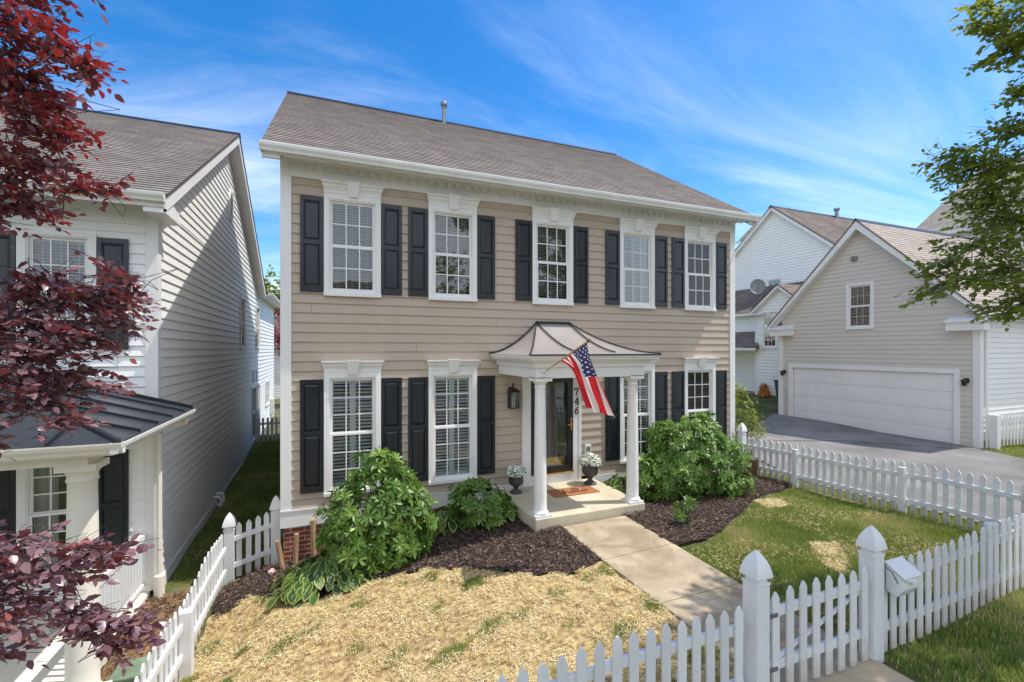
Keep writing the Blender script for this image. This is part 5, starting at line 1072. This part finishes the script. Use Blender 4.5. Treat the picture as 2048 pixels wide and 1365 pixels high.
for i in range(8):
    x = 3.60+i*.172; o = bpy.data.objects.new('picket', PK[.90]); C.objects.link(o); o.parent = gt; o.location = (x-o3.x, -.035, gz(x, FY)+.07-o3.z+.02*math.sin(i*.8)); o.rotation_euler = (0, random.uniform(-.01, .01), random.uniform(-.02, .02))
for r_ in (.24, .70):
    b = MB(); b.box(3.53, 4.88, FY-.023, FY+.015, gz(4.2, FY)+.07+r_-.04, gz(4.2, FY)+.07+r_+.04); b.build('rail', M['fencewhite'], gt, bevel=.003)
b = MB(); zc_ = gz(4.2, FY)+.07; b.add([(3.58, FY-.018, zc_+.28), (3.66, FY-.018, zc_+.28), (4.84, FY-.018, zc_+.655), (4.76, FY-.018, zc_+.655), (3.58, FY+.01, zc_+.28), (3.66, FY+.01, zc_+.28), (4.84, FY+.01, zc_+.655), (4.76, FY+.01, zc_+.655)],
      [(0, 3, 2, 1), (4, 5, 6, 7), (0, 1, 5, 4), (1, 2, 6, 5), (2, 3, 7, 6), (3, 0, 4, 7)]); b.build('brace', M['fencewhite'], gt)
for z in (.24, .70):
    b = MB(); b.box(3.50, 3.60, FY-.058, FY-.047, zc_+z-.015, zc_+z+.015); b.build('hinge', M['galv'], gt)
fence('white picket fence running along the driveway on the right', (9.68, 8.55), (9.68, 2.93), 36, .90, -1, posts=((.05, 1.0, .07, True, .0), (1.5, .84, .05, False, .06), (3.53, .84, .05, False, .06), (5.2, .84, .05, False, .06)))
fence('white picket fence descending beside the neighbour porch, far left', (-1.50, 8.62), (-1.78, 3.0), 38, .86, 1, posts=((2.0, .82, .065, False, .07), (4.2, .82, .06, False, .07)), rails=(.24, .60))
fence('short white picket section with capped posts between the two houses', (-1.38, 8.86), (-.83, 8.86), 4, .90, -1, posts=((-.07, .87, .075, True, 0), (.62, .90, .075, True, 0)), rails=(.22, .66), lift=.02)
fence('weathered white picket gate far back between the two houses', (-2.35, 19.7), (-.7, 19.7), 11, .90, 1, posts=((.0, 1.0, .06, True, 0),), rails=(.2, .65))
fence('short white picket fence right of the garage', (18.05, 7.1), (23.4, 6.6), 34, .90, 1, rails=(.2, .65), posts=((.0, .95, .09, False, 0),), lift=.05)
# mailbox
mbx = thing('mailbox', 'white metal mailbox with a sloping lid hung on the front fence', 'mailbox', (5.3, 2.7, -2.4))
b = MB(); prf = [(2.825, -2.38), (2.73, -2.41), (2.67, -2.32), (2.67, -2.22), (2.825, -2.12)]; b.prism(prf, 0, 5.14, 5.40); b.build('body', M['fencewhite'], mbx, bevel=.008)
b = MB(); b.add([(5.13, 2.83, -2.105), (5.41, 2.83, -2.105), (5.41, 2.655, -2.210), (5.13, 2.655, -2.210), (5.13, 2.83, -2.093), (5.41, 2.83, -2.093), (5.41, 2.652, -2.198), (5.13, 2.652, -2.198)], [(0, 3, 2, 1), (4, 5, 6, 7), (0, 1, 5, 4), (1, 2, 6, 5), (2, 3, 7, 6), (3, 0, 4, 7)])
b.add([(5.13, 2.654, -2.210), (5.41, 2.654, -2.210), (5.33, 2.654, -2.245), (5.21, 2.654, -2.245)], [(0, 1, 2, 3)]); b.box(5.245, 5.295, 2.635, 2.655, -2.262, -2.235); b.build('lid', M['plastic'], mbx)
b = MB(); b.tube([(5.02, 2.76, -2.10), (5.09, 2.74, -2.16), (5.14, 2.72, -2.26), (5.158, 2.71, -2.34)], .004, 5); b.build('wire', M['charcoal'], mbx)

# ================================================================== SMALL THINGS IN THE YARD
for (x, y, h, r_, lean, lab) in ((-.60, 8.40, .52, .045, (-.10, 0), 'left leaning split timber stake against the brick base'), (-.44, 8.44, .56, .045, (.02, .0), 'middle split timber stake by the brick base'), (-.16, 8.56, .66, .055, (-.01, .02), 'tallest split timber stake standing against the bricks')):
    z = gz(x, y)-.05; b = MB(); pts = [(x, y, z), (x+lean[0]*.5, y, z+h*.5), (x+lean[0], y+lean[1], z+h+.05)]; b.tube(pts, r_, 6, r_*.9)
    tag(b.build('timber_stake', M['timber'], None, org=(x, y, z)), lab, 'stake', 'timber stakes by the brick base')
b = MB(); zz_ = gz(9.4, 8.0); b.add([(9.30, 8.0, zz_-.05), (9.46, 7.9, zz_-.05), (9.50, 8.05, zz_-.05), (9.34, 8.14, zz_-.05), (9.26, 7.96, zz_+.50), (9.50, 7.86, zz_+.47), (9.53, 8.06, zz_+.49), (9.30, 8.16, zz_+.52)], [(0, 3, 2, 1), (4, 5, 6, 7), (0, 1, 5, 4), (1, 2, 6, 5), (2, 3, 7, 6), (3, 0, 4, 7)])
tag(b.build('tree_stump', M['brownwood'], None, bevel=.02, org=(9.4, 8.0, zz_)), 'brown wooden stump at the corner of the right fence', 'stump')
uc = thing('utility_box', 'flat pale green utility box lid on the soil below the porch', 'utility box', (-2.05, 6.9, gz(-2.05, 6.9)))
b = MB(); z = gz(-2.05, 7.0); b.box(-2.35, -1.80, 6.75, 7.15, z-.1, z+.07); b.build('lid', M['boxgreen'], uc, bevel=.02)
bn = thing('trash_bin', 'dark green wheeled trash bin beside the garage corner', 'bin', (19.6, 15.5, -2.6))
b = MB(); b.add([(19.4, 14.65, -2.6), (19.9, 14.65, -2.6), (19.9, 15.1, -2.6), (19.4, 15.1, -2.6), (19.3, 14.57, -1.5), (20.0, 14.57, -1.5), (20.0, 15.18, -1.5), (19.3, 15.18, -1.5)], [(0, 3, 2, 1), (4, 5, 6, 7), (0, 1, 5, 4), (1, 2, 6, 5), (2, 3, 7, 6), (3, 0, 4, 7)]); b.build('body', M['binplastic'], bn, bevel=.03)
b = MB(); b.box(19.27, 20.03, 14.54, 15.21, -1.5, -1.42); b.build('lid', M['binplastic'], bn, bevel=.03)
for yy_ in (14.63, 15.12):
    b = MB(Tfront(yy_)); b.lathe([(.1, 0)], 0, 0, 0, 3) if False else None; b.box(19.78, 20.0, -.03, .03, -2.72, -2.5); b.build('wheel', M['charcoal'], bn, bevel=.04)

# ================================================================== PLANTS
def unit(a): return a/np.maximum(np.linalg.norm(a, axis=-1, keepdims=True), 1e-9)
T_OBL = (np.array([(0, 0, 0), (.36, 0, .0), (.72, 0, -.03), (1, 0, -.10), (.30, .34, .05), (.72, .46, .0), (.93, .20, -.07), (.30, -.34, .05), (.72, -.46, .0), (.93, -.20, -.07)]),
         np.array([(0, 1, 4, 4), (1, 2, 5, 4), (2, 3, 6, 5), (0, 7, 1, 1), (1, 7, 8, 2), (2, 8, 9, 3)]), np.zeros(10))
T_LEAF = (np.array([(0, 0, 0), (.36, 0, .02), (.70, 0, 0), (1, 0, -.07), (.30, .46, .07), (.66, .36, .03), (.30, -.46, .07), (.66, -.36, .03)]),
          np.array([(0, 1, 4, 4), (1, 2, 5, 4), (2, 3, 5, 5), (0, 6, 1, 1), (1, 6, 7, 2), (2, 7, 3, 3)]), np.zeros(8))
# broad heart leaf with an outer ring so that a pale margin shows
def hosta_template():
    out = [(0, 0, 0)]; ring = [(.06, .22), (.28, .44), (.55, .46), (.80, .28), (1.0, .0), (.80, -.28), (.55, -.46), (.28, -.44), (.06, -.22)]
    vs = [(.02, 0, 0), (.30, 0, -.02), (.60, 0, -.03), (.88, 0, -.10)]; ed = [.3, 0, 0, .5]
    for x, y in ring: vs.append((x, y, .10*(1-abs(x-.4))*abs(y)*2-.16*x*x)); ed.append(1.0)
    mid = [(.10, .15), (.30, .33), (.54, .35), (.75, .20), (.90, 0), (.75, -.20), (.54, -.35), (.30, -.33), (.10, -.15)]
    for x, y in mid: vs.append((x, y, .12*(1-abs(x-.4))*abs(y)*2-.13*x*x)); ed.append(.78)
    F = []
    for k in range(8): F.append((4+k, 5+k, 14+k, 13+k))
    F += [(4, 13, 0, 0), (12, 0, 21, 21), (0, 13, 14, 1), (1, 14, 15, 2), (2, 15, 16, 3), (3, 16, 17, 17), (3, 17, 18, 18), (2, 3, 18, 19), (1, 2, 19, 20), (0, 1, 20, 21)]
    return np.array(vs), np.array(F), np.array(ed)
T_HOSTA = hosta_template()
def leafmesh(name, P, Dr, Nr, Ln, W, tpl, rv, m, parent, kind=None):
    V, F, E = tpl; K = len(P); d = unit(Dr); s = unit(np.cross(Nr, d)); n = np.cross(d, s)
    o3 = np.array(ORG[parent]) if parent is not None else np.zeros(3)
    co = (P-o3)[:, None]+V[None, :, 0, None]*(d*Ln[:, None])[:, None]+V[None, :, 1, None]*(s*W[:, None])[:, None]+V[None, :, 2, None]*(n*Ln[:, None])[:, None]
    nv = len(V); FF = (np.arange(K)[:, None, None]*nv+F[None]).reshape(-1, F.shape[1])
    # split degenerate quads into triangles
    tri = FF[:, 2] == FF[:, 3]; quads = FF[~tri]; tris = FF[tri][:, :3]
    T3 = np.concatenate([tris, quads[:, :3], quads[:, [0, 2, 3]]])
    me = npmesh(name, co.reshape(-1, 3), T3, {'rnd': np.repeat(rv, nv), 'edge': np.tile(E, K)})
    me.polygons.foreach_set('use_smooth', np.ones(len(me.polygons), bool)); return link(name, me, M[m], parent, kind)
def bush(label, blobs, nros, L0, W0, m='rhodo', base=None, lv=9, seed=1, name='rhododendron', cat='bush', group='evergreen bushes', stems=14):
    r = np.random.default_rng(seed); bl = np.array(blobs, float); cen = bl[:, :3]; rad = bl[:, 3:6]
    bx, by = base if base else cen[:, :2].mean(0); bz_ = gz(bx, by); root = thing(name, label, cat, (float(bx), float(by), bz_), group)
    vol = rad.prod(1)**(2/3); idx = r.choice(len(bl), nros*3, p=vol/vol.sum()); u = unit(r.normal(0, 1, (nros*3, 3))); rr = r.uniform(.72, 1.0, nros*3)[:, None]; rr[r.random(nros*3) < .14] *= .75
    lump = 1+.16*np.sin(u[:, 0]*7+idx*1.3)*np.sin(u[:, 1]*6+idx)+.12*np.sin(u[:, 2]*9+u[:, 0]*5+idx*2.1); P = cen[idx]+u*rad[idx]*rr*lump[:, None]; ins = np.zeros(len(P), bool)
    for k in range(len(bl)): ins |= (idx != k) & ((((P-cen[k])/rad[k])**2).sum(1) < .62)
    ok = ~ins & (P[:, 2] > g(P[:, 0], P[:, 1])+.06); P = P[ok][:nros]; u = u[ok][:nros]; idx = idx[ok][:nros]
    ax = unit(u*[1, 1, .9]+[0, 0, .35]+r.normal(0, .25, u.shape)); K = len(P)
    a = unit(np.cross(ax, r.normal(0, 1, ax.shape))); bb = np.cross(ax, a)
    PP, DD, NN, LL, WW, RV = [], [], [], [], [], []
    base_r = .05+r.random(K)*.5
    for j in range(lv+3):
        young = j >= lv; t = r.uniform(-.25, .25, K)+2*np.pi*j/(3 if young else lv); el = r.uniform(.9, 1.3, K) if young else r.uniform(-.12, .6, K)
        rad_d = a*np.cos(t)[:, None]+bb*np.sin(t)[:, None]; d = rad_d*np.cos(el)[:, None]+ax*np.sin(el)[:, None]
        PP.append(P+rad_d*.006); DD.append(d); NN.append(ax+r.normal(0, .25, ax.shape)); s = (.5 if young else 1)
        LL.append(L0*s*r.uniform(.75, 1.15, K)); WW.append(W0*s*r.uniform(.8, 1.15, K)); RV.append(np.clip(base_r+r.random(K)*.35+(.28 if young else 0), 0, 1))
    leafmesh('foliage', np.concatenate(PP), np.concatenate(DD), np.concatenate(NN), np.concatenate(LL), np.concatenate(WW), T_OBL if m == 'rhodo' else T_LEAF, np.concatenate(RV), m, root)
    b = MB(); base_p = Vector((float(bx), float(by), bz_-.03))
    for k in range(min(stems*3, K)):
        q = Vector(P[k]); mid = base_p.lerp(q, .5)+Vector(r.normal(0, .05, 3)); b.tube([base_p+Vector((r.normal(0, .04), r.normal(0, .04), 0)), mid, q], .012, 5, .004)
    b.build('stem', M['bark'], root); return root
bush('large rhododendron bush before the far left lower windows', [(.78, 7.55, -2.55, .72, .62, .62), (.40, 7.5, -2.65, .48, .50, .50), (1.25, 7.5, -2.75, .46, .50, .50), (.80, 7.6, -2.05, .42, .42, .50), (.45, 7.45, -3.05, .52, .5, .36), (1.05, 7.35, -3.0, .60, .48, .36), (1.12, 7.6, -2.25, .35, .4, .36)], 420, .142, .046, base=(.8, 7.7), seed=3)
bush('small low rhododendron between left windows and the porch', [(2.5, 7.75, -2.75, .50, .42, .38), (2.45, 7.7, -2.55, .34, .32, .30), (2.75, 7.7, -2.85, .34, .3, .24)], 150, .135, .044, base=(2.5, 7.8), seed=4)
bush('largest rhododendron bush before the right lower windows', [(6.9, 7.4, -2.2, .85, .65, .72), (7.7, 7.35, -2.35, .62, .6, .60), (6.45, 7.35, -2.5, .58, .52, .50), (7.2, 7.3, -2.55, .9, .6, .42), (6.55, 7.5, -1.85, .45, .45, .42), (7.3, 7.5, -1.85, .55, .45, .46)], 600, .132, .042, base=(7.1, 7.5), seed=5)
bush('slim light green bush at the foot of the right porch column', [(5.85, 7.35, -2.65, .32, .30, .36), (5.92, 7.5, -2.35, .26, .26, .26)], 80, .135, .044, base=(5.85, 7.4), seed=6)
bush('low round small-leaved shrub at the right end of the mulch bed', [(7.75, 6.95, -2.72, .42, .34, .26)], 190, .055, .028, base=(7.75, 6.95), seed=8, lv=6, name='shrub')
bush('tiny young rhododendron plant alone in the right mulch bed', [(5.58, 6.08, -2.72, .15, .14, .13), (5.70, 6.05, -2.60, .09, .09, .09)], 15, .115, .034, base=(5.6, 6.08), seed=9, stems=4)
bush('loose twiggy green shrub behind the fence at the house corner', [(11.3, 9.9, -1.9, .42, .42, .62), (11.2, 10.0, -1.3, .26, .28, .45), (11.6, 9.9, -2.35, .50, .45, .45)], 330, .055, .028, base=(11.3, 10.0), seed=10, lv=5, m='pear', name='shrub', stems=12)
bush('bright orange conical dwarf conifer on the lawn by the white wing', [(20.0, 16.28, -2.30, .30, .30, .34), (20.0, 16.28, -1.98, .20, .20, .34)], 460, .06, .026, base=(20.0, 16.28), seed=11, lv=5, m='orangeleaf', name='shrub')
def hosta(label, cx, cy, rx, ry, n, L0, seed, hz=.30):
    r = np.random.default_rng(seed); root = thing('hosta', label, 'plant', (cx, cy, gz(cx, cy)), 'hosta plants with pale edged leaves')
    a = r.uniform(0, 2*np.pi, n); q = np.sqrt(r.random(n)); x = cx+rx*q*np.cos(a); y = cy+ry*q*np.sin(a); h = hz*(1-.75*q**2)+r.uniform(.02, .10, n); z = g(x, y)+h
    d = np.stack([np.cos(a)+r.normal(0, .3, n), np.sin(a)+r.normal(0, .3, n)-.15, -.25-.65*q+r.normal(0, .15, n)], 1)
    leafmesh('foliage', np.stack([x, y, z], 1), d, np.stack([np.cos(a)*.5, np.sin(a)*.5, np.ones(n)], 1)+r.normal(0, .12, (n, 3)), L0*r.uniform(.7, 1.15, n), L0*.78*r.uniform(.8, 1.1, n), T_HOSTA, r.random(n), 'hosta', root)
    b = MB()
    for k in range(n): b.tube([(cx+.2*(x[k]-cx), cy+.2*(y[k]-cy), gz(cx, cy)), (float(x[k]), float(y[k]), float(z[k]))], .005, 4)
    b.build('stalk', M['boxgreen'], root)
hosta('large hosta clump with yellow edged leaves before the brick base', .10, 7.50, .86, .50, 235, .20, 21, .36)
hosta('hosta with pale edges tucked behind the low bush at the porch side', 2.95, 7.9, .42, .36, 46, .24, 22, .30); hosta('hosta with pale edges left of the low bush under the window', 2.0, 8.0, .34, .30, 34, .22, 23, .30)
hosta('pale hosta behind the right porch column', 5.72, 7.95, .32, .40, 52, .23, 24, .38)
fw = thing('flower', 'tiny pink and white flower at the foot of the fence post', 'flower', (-.78, 8.35, gz(-.78, 8.35))); blossom('blossom', fw, -.78, 8.35, gz(-.78, 8.35)+.07, .06, .05, 60, 'pink', .02)
b = MB(); b.tube([(-.78, 8.35, gz(-.78, 8.35)-.02), (-.78, 8.35, gz(-.78, 8.35)+.08)], .01, 5); b.build('stalk', M['boxgreen'], fw)

# trees: clusters (x, y, z, rx, ry, rz) of foliage fed by limbs
def tree(name, label, trunk, clusters, ntw, leafL, leafW, m, bark, seed, lv=11, twl=.36, droop=.25, group=None, tr=.13, outw=.8, upw=.1, low=(1, 0), lowz=.75, m2=None):
    r = np.random.default_rng(seed); cl_ = np.array(clusters, float); cen = cl_[:, :3]; rad = cl_[:, 3:6]
    root = thing(name, label, 'tree', (trunk[0][0], trunk[0][1], trunk[0][2]), group); T = [Vector(p) for p in trunk]
    b = MB(); b.tube(trunk, tr, 12, tr*.35); b.build('trunk', M[bark], root, smooth=True)
    b = MB(); limbs = []
    tv = np.array([T[0].lerp(T[1], t) if len(T) == 2 else (T[min(int(t*(len(T)-1)), len(T)-2)].lerp(T[min(int(t*(len(T)-1)), len(T)-2)+1], t*(len(T)-1) % 1)) for t in np.linspace(.15, .98, 30)])
    done = []
    for c in sorted(cen, key=lambda q: ((tv-q)**2).sum(1).min()):
        cands = tv[tv[:, 2] < c[2]+.3]; cands = cands if len(cands) else tv[:1]
        s = cands[np.argmin(((cands-c)**2).sum(1)+.8*(cands[:, 2]-c[2]+.5)**2)]
        if done:                                       # fork off a limb that is already there when one is nearer
            dn = np.array(done); q = dn[np.argmin(((dn-c)**2).sum(1))]
            if ((q-c)**2).sum() < ((s-c)**2).sum()*.7: s = q
        done.append(c); mid = (s+c)/2+r.normal(0, .20, 3)+[0, 0, -.05]
        dist = np.linalg.norm(c-s); b.tube([tuple(s), tuple((s*.6+mid*.4)+r.normal(0, .03, 3)), tuple(mid), tuple((mid+c)/2+r.normal(0, .05, 3)), tuple(mid*.12+c*.88)], .0025+.004*min(dist, 3), 6, .002)
        for t in np.linspace(.45, 1, 8): limbs.append(mid*(1-t)+c*t if t > .5 else s*(1-t)+mid*t)
    limbs = np.array(limbs); vol = rad.prod(1)**.55; idx = r.choice(len(cl_), ntw, p=vol/vol.sum()); P = cen[idx]+unit(r.normal(0, 1, (ntw, 3)))*(r.random(ntw)**.45)[:, None]*rad[idx]
    tc_ = np.array(trunk[-1])*.5+np.array(trunk[0])*.5; out = unit((P-tc_)*[1, 1, .35]); d = unit(out*outw+unit(P-cen[idx])*.5+r.normal(0, .42, P.shape)+[0, 0, upw])
    L_ = twl*r.uniform(.6, 1.3, ntw); S0 = P-d*(L_*.6)[:, None]
    for k in range(ntw):
        q = limbs[np.argmin(((limbs-S0[k])**2).sum(1))]; e = P[k]+d[k]*L_[k]*.4
        w0 = S0[k]*.75+q*.25+r.normal(0, .03, 3); b.tube([tuple(w0), tuple(S0[k]+[0, 0, .01]), tuple(P[k]), tuple(e)], .0030, 4, .0014)
        if k % 4 == 0: b.tube([tuple(q), tuple(q*.5+w0*.5+r.normal(0, .03, 3)), tuple(w0)], .0045, 4, .003)
    b.build('branch', M[bark], root)
    PP, DD, NN, LL, RV = [], [], [], [], []
    tw_r = r.random(ntw)*.5+.5*vnoise(P[:, 0]*1., P[:, 2]*1., 2.2, 3)*.5
    for j in range(lv):
        t = (j+.5)/lv; p = S0+d*(L_*t)[:, None]; p = p-np.array([0, 0, 1])*(droop*L_*t*t)[:, None]
        sd_ = unit(np.cross(d, [0, 0, 1.])); sg = 1 if j % 2 else -1; dd = d*.55+sd_*sg*.7+r.normal(0, .30, P.shape)-np.array([0, 0, 1])*droop*1.2
        if j == lv-1: dd = d+r.normal(0, .2, P.shape)-np.array([0, 0, .2])
        k = r.random(ntw) < .92
        PP.append(p[k]); DD.append(dd[k]); NN.append((np.array([0, 0, 1.])+r.normal(0, .5, P.shape))[k]); lowm = np.where(P[:, 2] < lowz, low[0], 1.0); LL.append((leafL*lowm*r.uniform(.65, 1.2, ntw))[k]); RV.append(np.clip(tw_r+r.random(ntw)*.5-np.where(P[:, 2] < lowz, low[1], 0), 0, 1)[k])  # below lowz the tone drops: crown shade put into the leaf colour
    P_ = np.concatenate(PP); Lf = np.concatenate(LL)
    D_, N_, R_ = np.concatenate(DD), np.concatenate(NN), np.concatenate(RV)
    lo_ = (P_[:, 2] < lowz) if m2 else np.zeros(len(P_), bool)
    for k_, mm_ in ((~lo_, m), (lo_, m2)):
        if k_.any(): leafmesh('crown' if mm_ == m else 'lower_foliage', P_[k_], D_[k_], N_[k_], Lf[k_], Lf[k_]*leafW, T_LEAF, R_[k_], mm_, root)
    return root
def camcl(x, y, rx, ry, f, rd):      # a cluster's place worked out from survey angles: forward distance f
    l = (x-1024)/922*f; z = (699-y)/922*f; s, c = math.sin(R(22.2)), math.cos(R(22.2)); q = f/922
    return (f*s+l*c, f*c-l*s, z, rx*q, rd, ry*q)
plum = [camcl(*a) for a in ((20, 40, 95, 70, 3.1, .35), (120, 95, 55, 40, 3.1, .25), (185, 135, 28, 14, 3.1, .12), (40, 170, 100, 65, 3.3, .35), (95, 255, 65, 45, 3.3, .3), (60, 330, 95, 40, 3.4, .35), (165, 370, 60, 16, 3.4, .18), (215, 372, 22, 9, 3.4, .1), (40, 410, 85, 40, 3.4, .3),
    (150, 590, 95, 28, 3.5, .25), (215, 600, 50, 30, 3.5, .2), (120, 760, 90, 40, 3.3, .25), (190, 650, 70, 36, 3.4, .22), (90, 560, 60, 30, 3.5, .2), (225, 540, 26, 16, 3.4, .12), (262, 600, 30, 16, 3.5, .12), (255, 640, 34, 14, 3.5, .12), (250, 560, 18, 10, 3.5, .1), (60, 640, 95, 50, 3.4, .3), (130, 690, 85, 30, 3.3, .25), (30, 720, 75, 60, 3.3, .3), (60, 800, 85, 38, 3.2, .25), (150, 835, 30, 12, 3.2, .1),
    (40, 1100, 95, 45, 2.9, .3), (150, 1115, 75, 28, 2.9, .25), (225, 1105, 40, 14, 2.9, .12), (60, 1190, 90, 45, 2.8, .3), (230, 1250, 60, 20, 2.9, .15), (170, 1230, 40, 30, 2.8, .15), (245, 1290, 22, 16, 2.9, .1),
    (-150, 100, 130, 120, 3.3, .5), (-160, 350, 130, 130, 3.4, .5), (-150, 620, 120, 130, 3.4, .5), (-140, 900, 90, 60, 3.0, .35), (-130, 1130, 110, 100, 2.9, .4), (-60, 1290, 100, 60, 2.8, .3), (60, -120, 120, 90, 3.2, .5), (-150, -200, 200, 150, 3.4, .7))]
tree('plum_tree', 'purple leaved plum tree at the left edge before the white house', [(-3.35, 2.2, -4.2), (-3.3, 2.3, -2.9), (-3.4, 2.25, -1.0), (-3.35, 2.4, .8), (-3.3, 2.3, 2.6)], plum, 1500, .070, .64, 'plum', 'redbark', 31, lv=10, twl=.28, low=(1.08, .05), m2='plumlow')
pear = [camcl(*a) for a in ((1885, 312, 38, 20, 5.6, .3), (1940, 335, 60, 32, 5.6, .4), (2010, 330, 60, 60, 5.6, .5), (2025, 250, 40, 35, 5.6, .4), (2010, 95, 34, 26, 5.2, .3), (1975, 40, 34, 34, 5.2, .3), (1945, 5, 20, 12, 5.2, .2), (2035, 30, 30, 60, 5.2, .4), (2038, 185, 18, 22, 5.2, .2), (1960, 400, 60, 40, 5.7, .4), (2020, 440, 60, 60, 5.7, .5), 
    (1945, 490, 70, 40, 5.6, .45), (1880, 530, 38, 20, 5.5, .3), (1865, 585, 34, 16, 5.5, .25), (1835, 577, 14, 6, 5.5, .1), (1945, 560, 60, 24, 5.5, .35), (2010, 540, 50, 50, 5.6, .4), (2000, 620, 48, 16, 5.5, .3), (2035, 600, 30, 34, 5.5, .3), (2140, 80, 60, 110, 5.4, .6), (2130, 360, 65, 90, 5.6, .7), (2140, 560, 70, 80, 5.6, .6), (2200, -100, 200, 150, 5.6, 1.), (2260, 250, 120, 200, 5.6, 1.))]
tree('pear_tree', 'green leafy tree reaching in from the right edge before the garage', [(8.9, 1.3, -3.0), (8.85, 1.35, -1.4), (8.8, 1.45, 1.0), (8.7, 1.5, 3.5), (8.6, 1.5, 6.0)], pear, 1550, .070, .74, 'pear', 'bark', 41, lv=11, twl=.30, upw=.15)
# a second street tree out of frame to the right; its shade falls on the gate and the verge
tree('pear_tree', 'street tree beyond the right edge whose shade falls on the gate', [(7.4, .3, -3.0), (7.4, .3, -.5), (7.3, .4, 2.5), (7.2, .5, 6.5)], [(6.6, 1.5, 4.6, .9, .7, .6), (7.2, 1.8, 3.4, .5, .5, .5), (7.6, .3, 4.0, 1.0, 1.0, .9), (7.0, -.3, 5.4, 1.1, 1.1, .8), (8.4, .6, 5.0, .9, .9, .7), (6.0, 1.0, 5.8, .8, .7, .5), (7.8, 1.4, 2.3, .5, .5, .5), (5.4, 1.0, 6.6, .8, .8, .5), (6.9, 2.0, 5.6, .7, .6, .5), (4.6, 1.7, 4.6, .6, .5, .35), (5.6, 1.9, 4.4, .6, .45, .35), (3.6, 1.6, 5.0, .6, .4, .3), (7.4, 1.9, 4.8, .7, .5, .4), (8.6, 1.6, 4.6, .7, .5, .4), (9.6, .7, 2.6, .6, .7, .5), (10.4, 1.1, 3.4, .7, .7, .5), (9.0, .2, 3.6, .7, .7, .5), (10.9, .3, 2.8, .7, .7, .5), (9.9, 1.6, 4.2, .6, .5, .4)], 3000, .085, .75, 'pear', 'bark', 43, lv=11, twl=.40)
# far trees in the gap
def farcl(cx, cy, cz, r_, n, seed): 
    q = np.random.default_rng(seed); return [(cx+q.normal(0, r_*.5), cy+q.normal(0, r_*.5), cz+q.normal(0, r_*.45), r_*.5, r_*.5, r_*.4) for _ in range(n)]
tree('plum_tree', 'distant purple tree seen through the gap between the houses', [(-2.2, 32, -3.6), (-2.2, 32, 2.2)], farcl(-2.2, 32, .9, 1.8, 10, 51), 500, .16, .7, 'plum', 'bark', 52, lv=9, twl=.6)
tree('shade_tree', 'distant green tree above the far roof in the gap', [(-4, 50, -3.6), (-4, 50, 4)], farcl(-4, 50, 3.2, 3.6, 12, 53), 600, .35, .8, 'pear', 'bark', 54, lv=9, twl=1.1)
tree('shade_tree', 'round green tree across the street mirrored in the middle windows', [(9, -17, -3.4), (9, -17, 4)], farcl(9, -17, 2.8, 3.4, 14, 55), 600, .32, .8, 'pear', 'bark', 56, lv=9, twl=1.0)
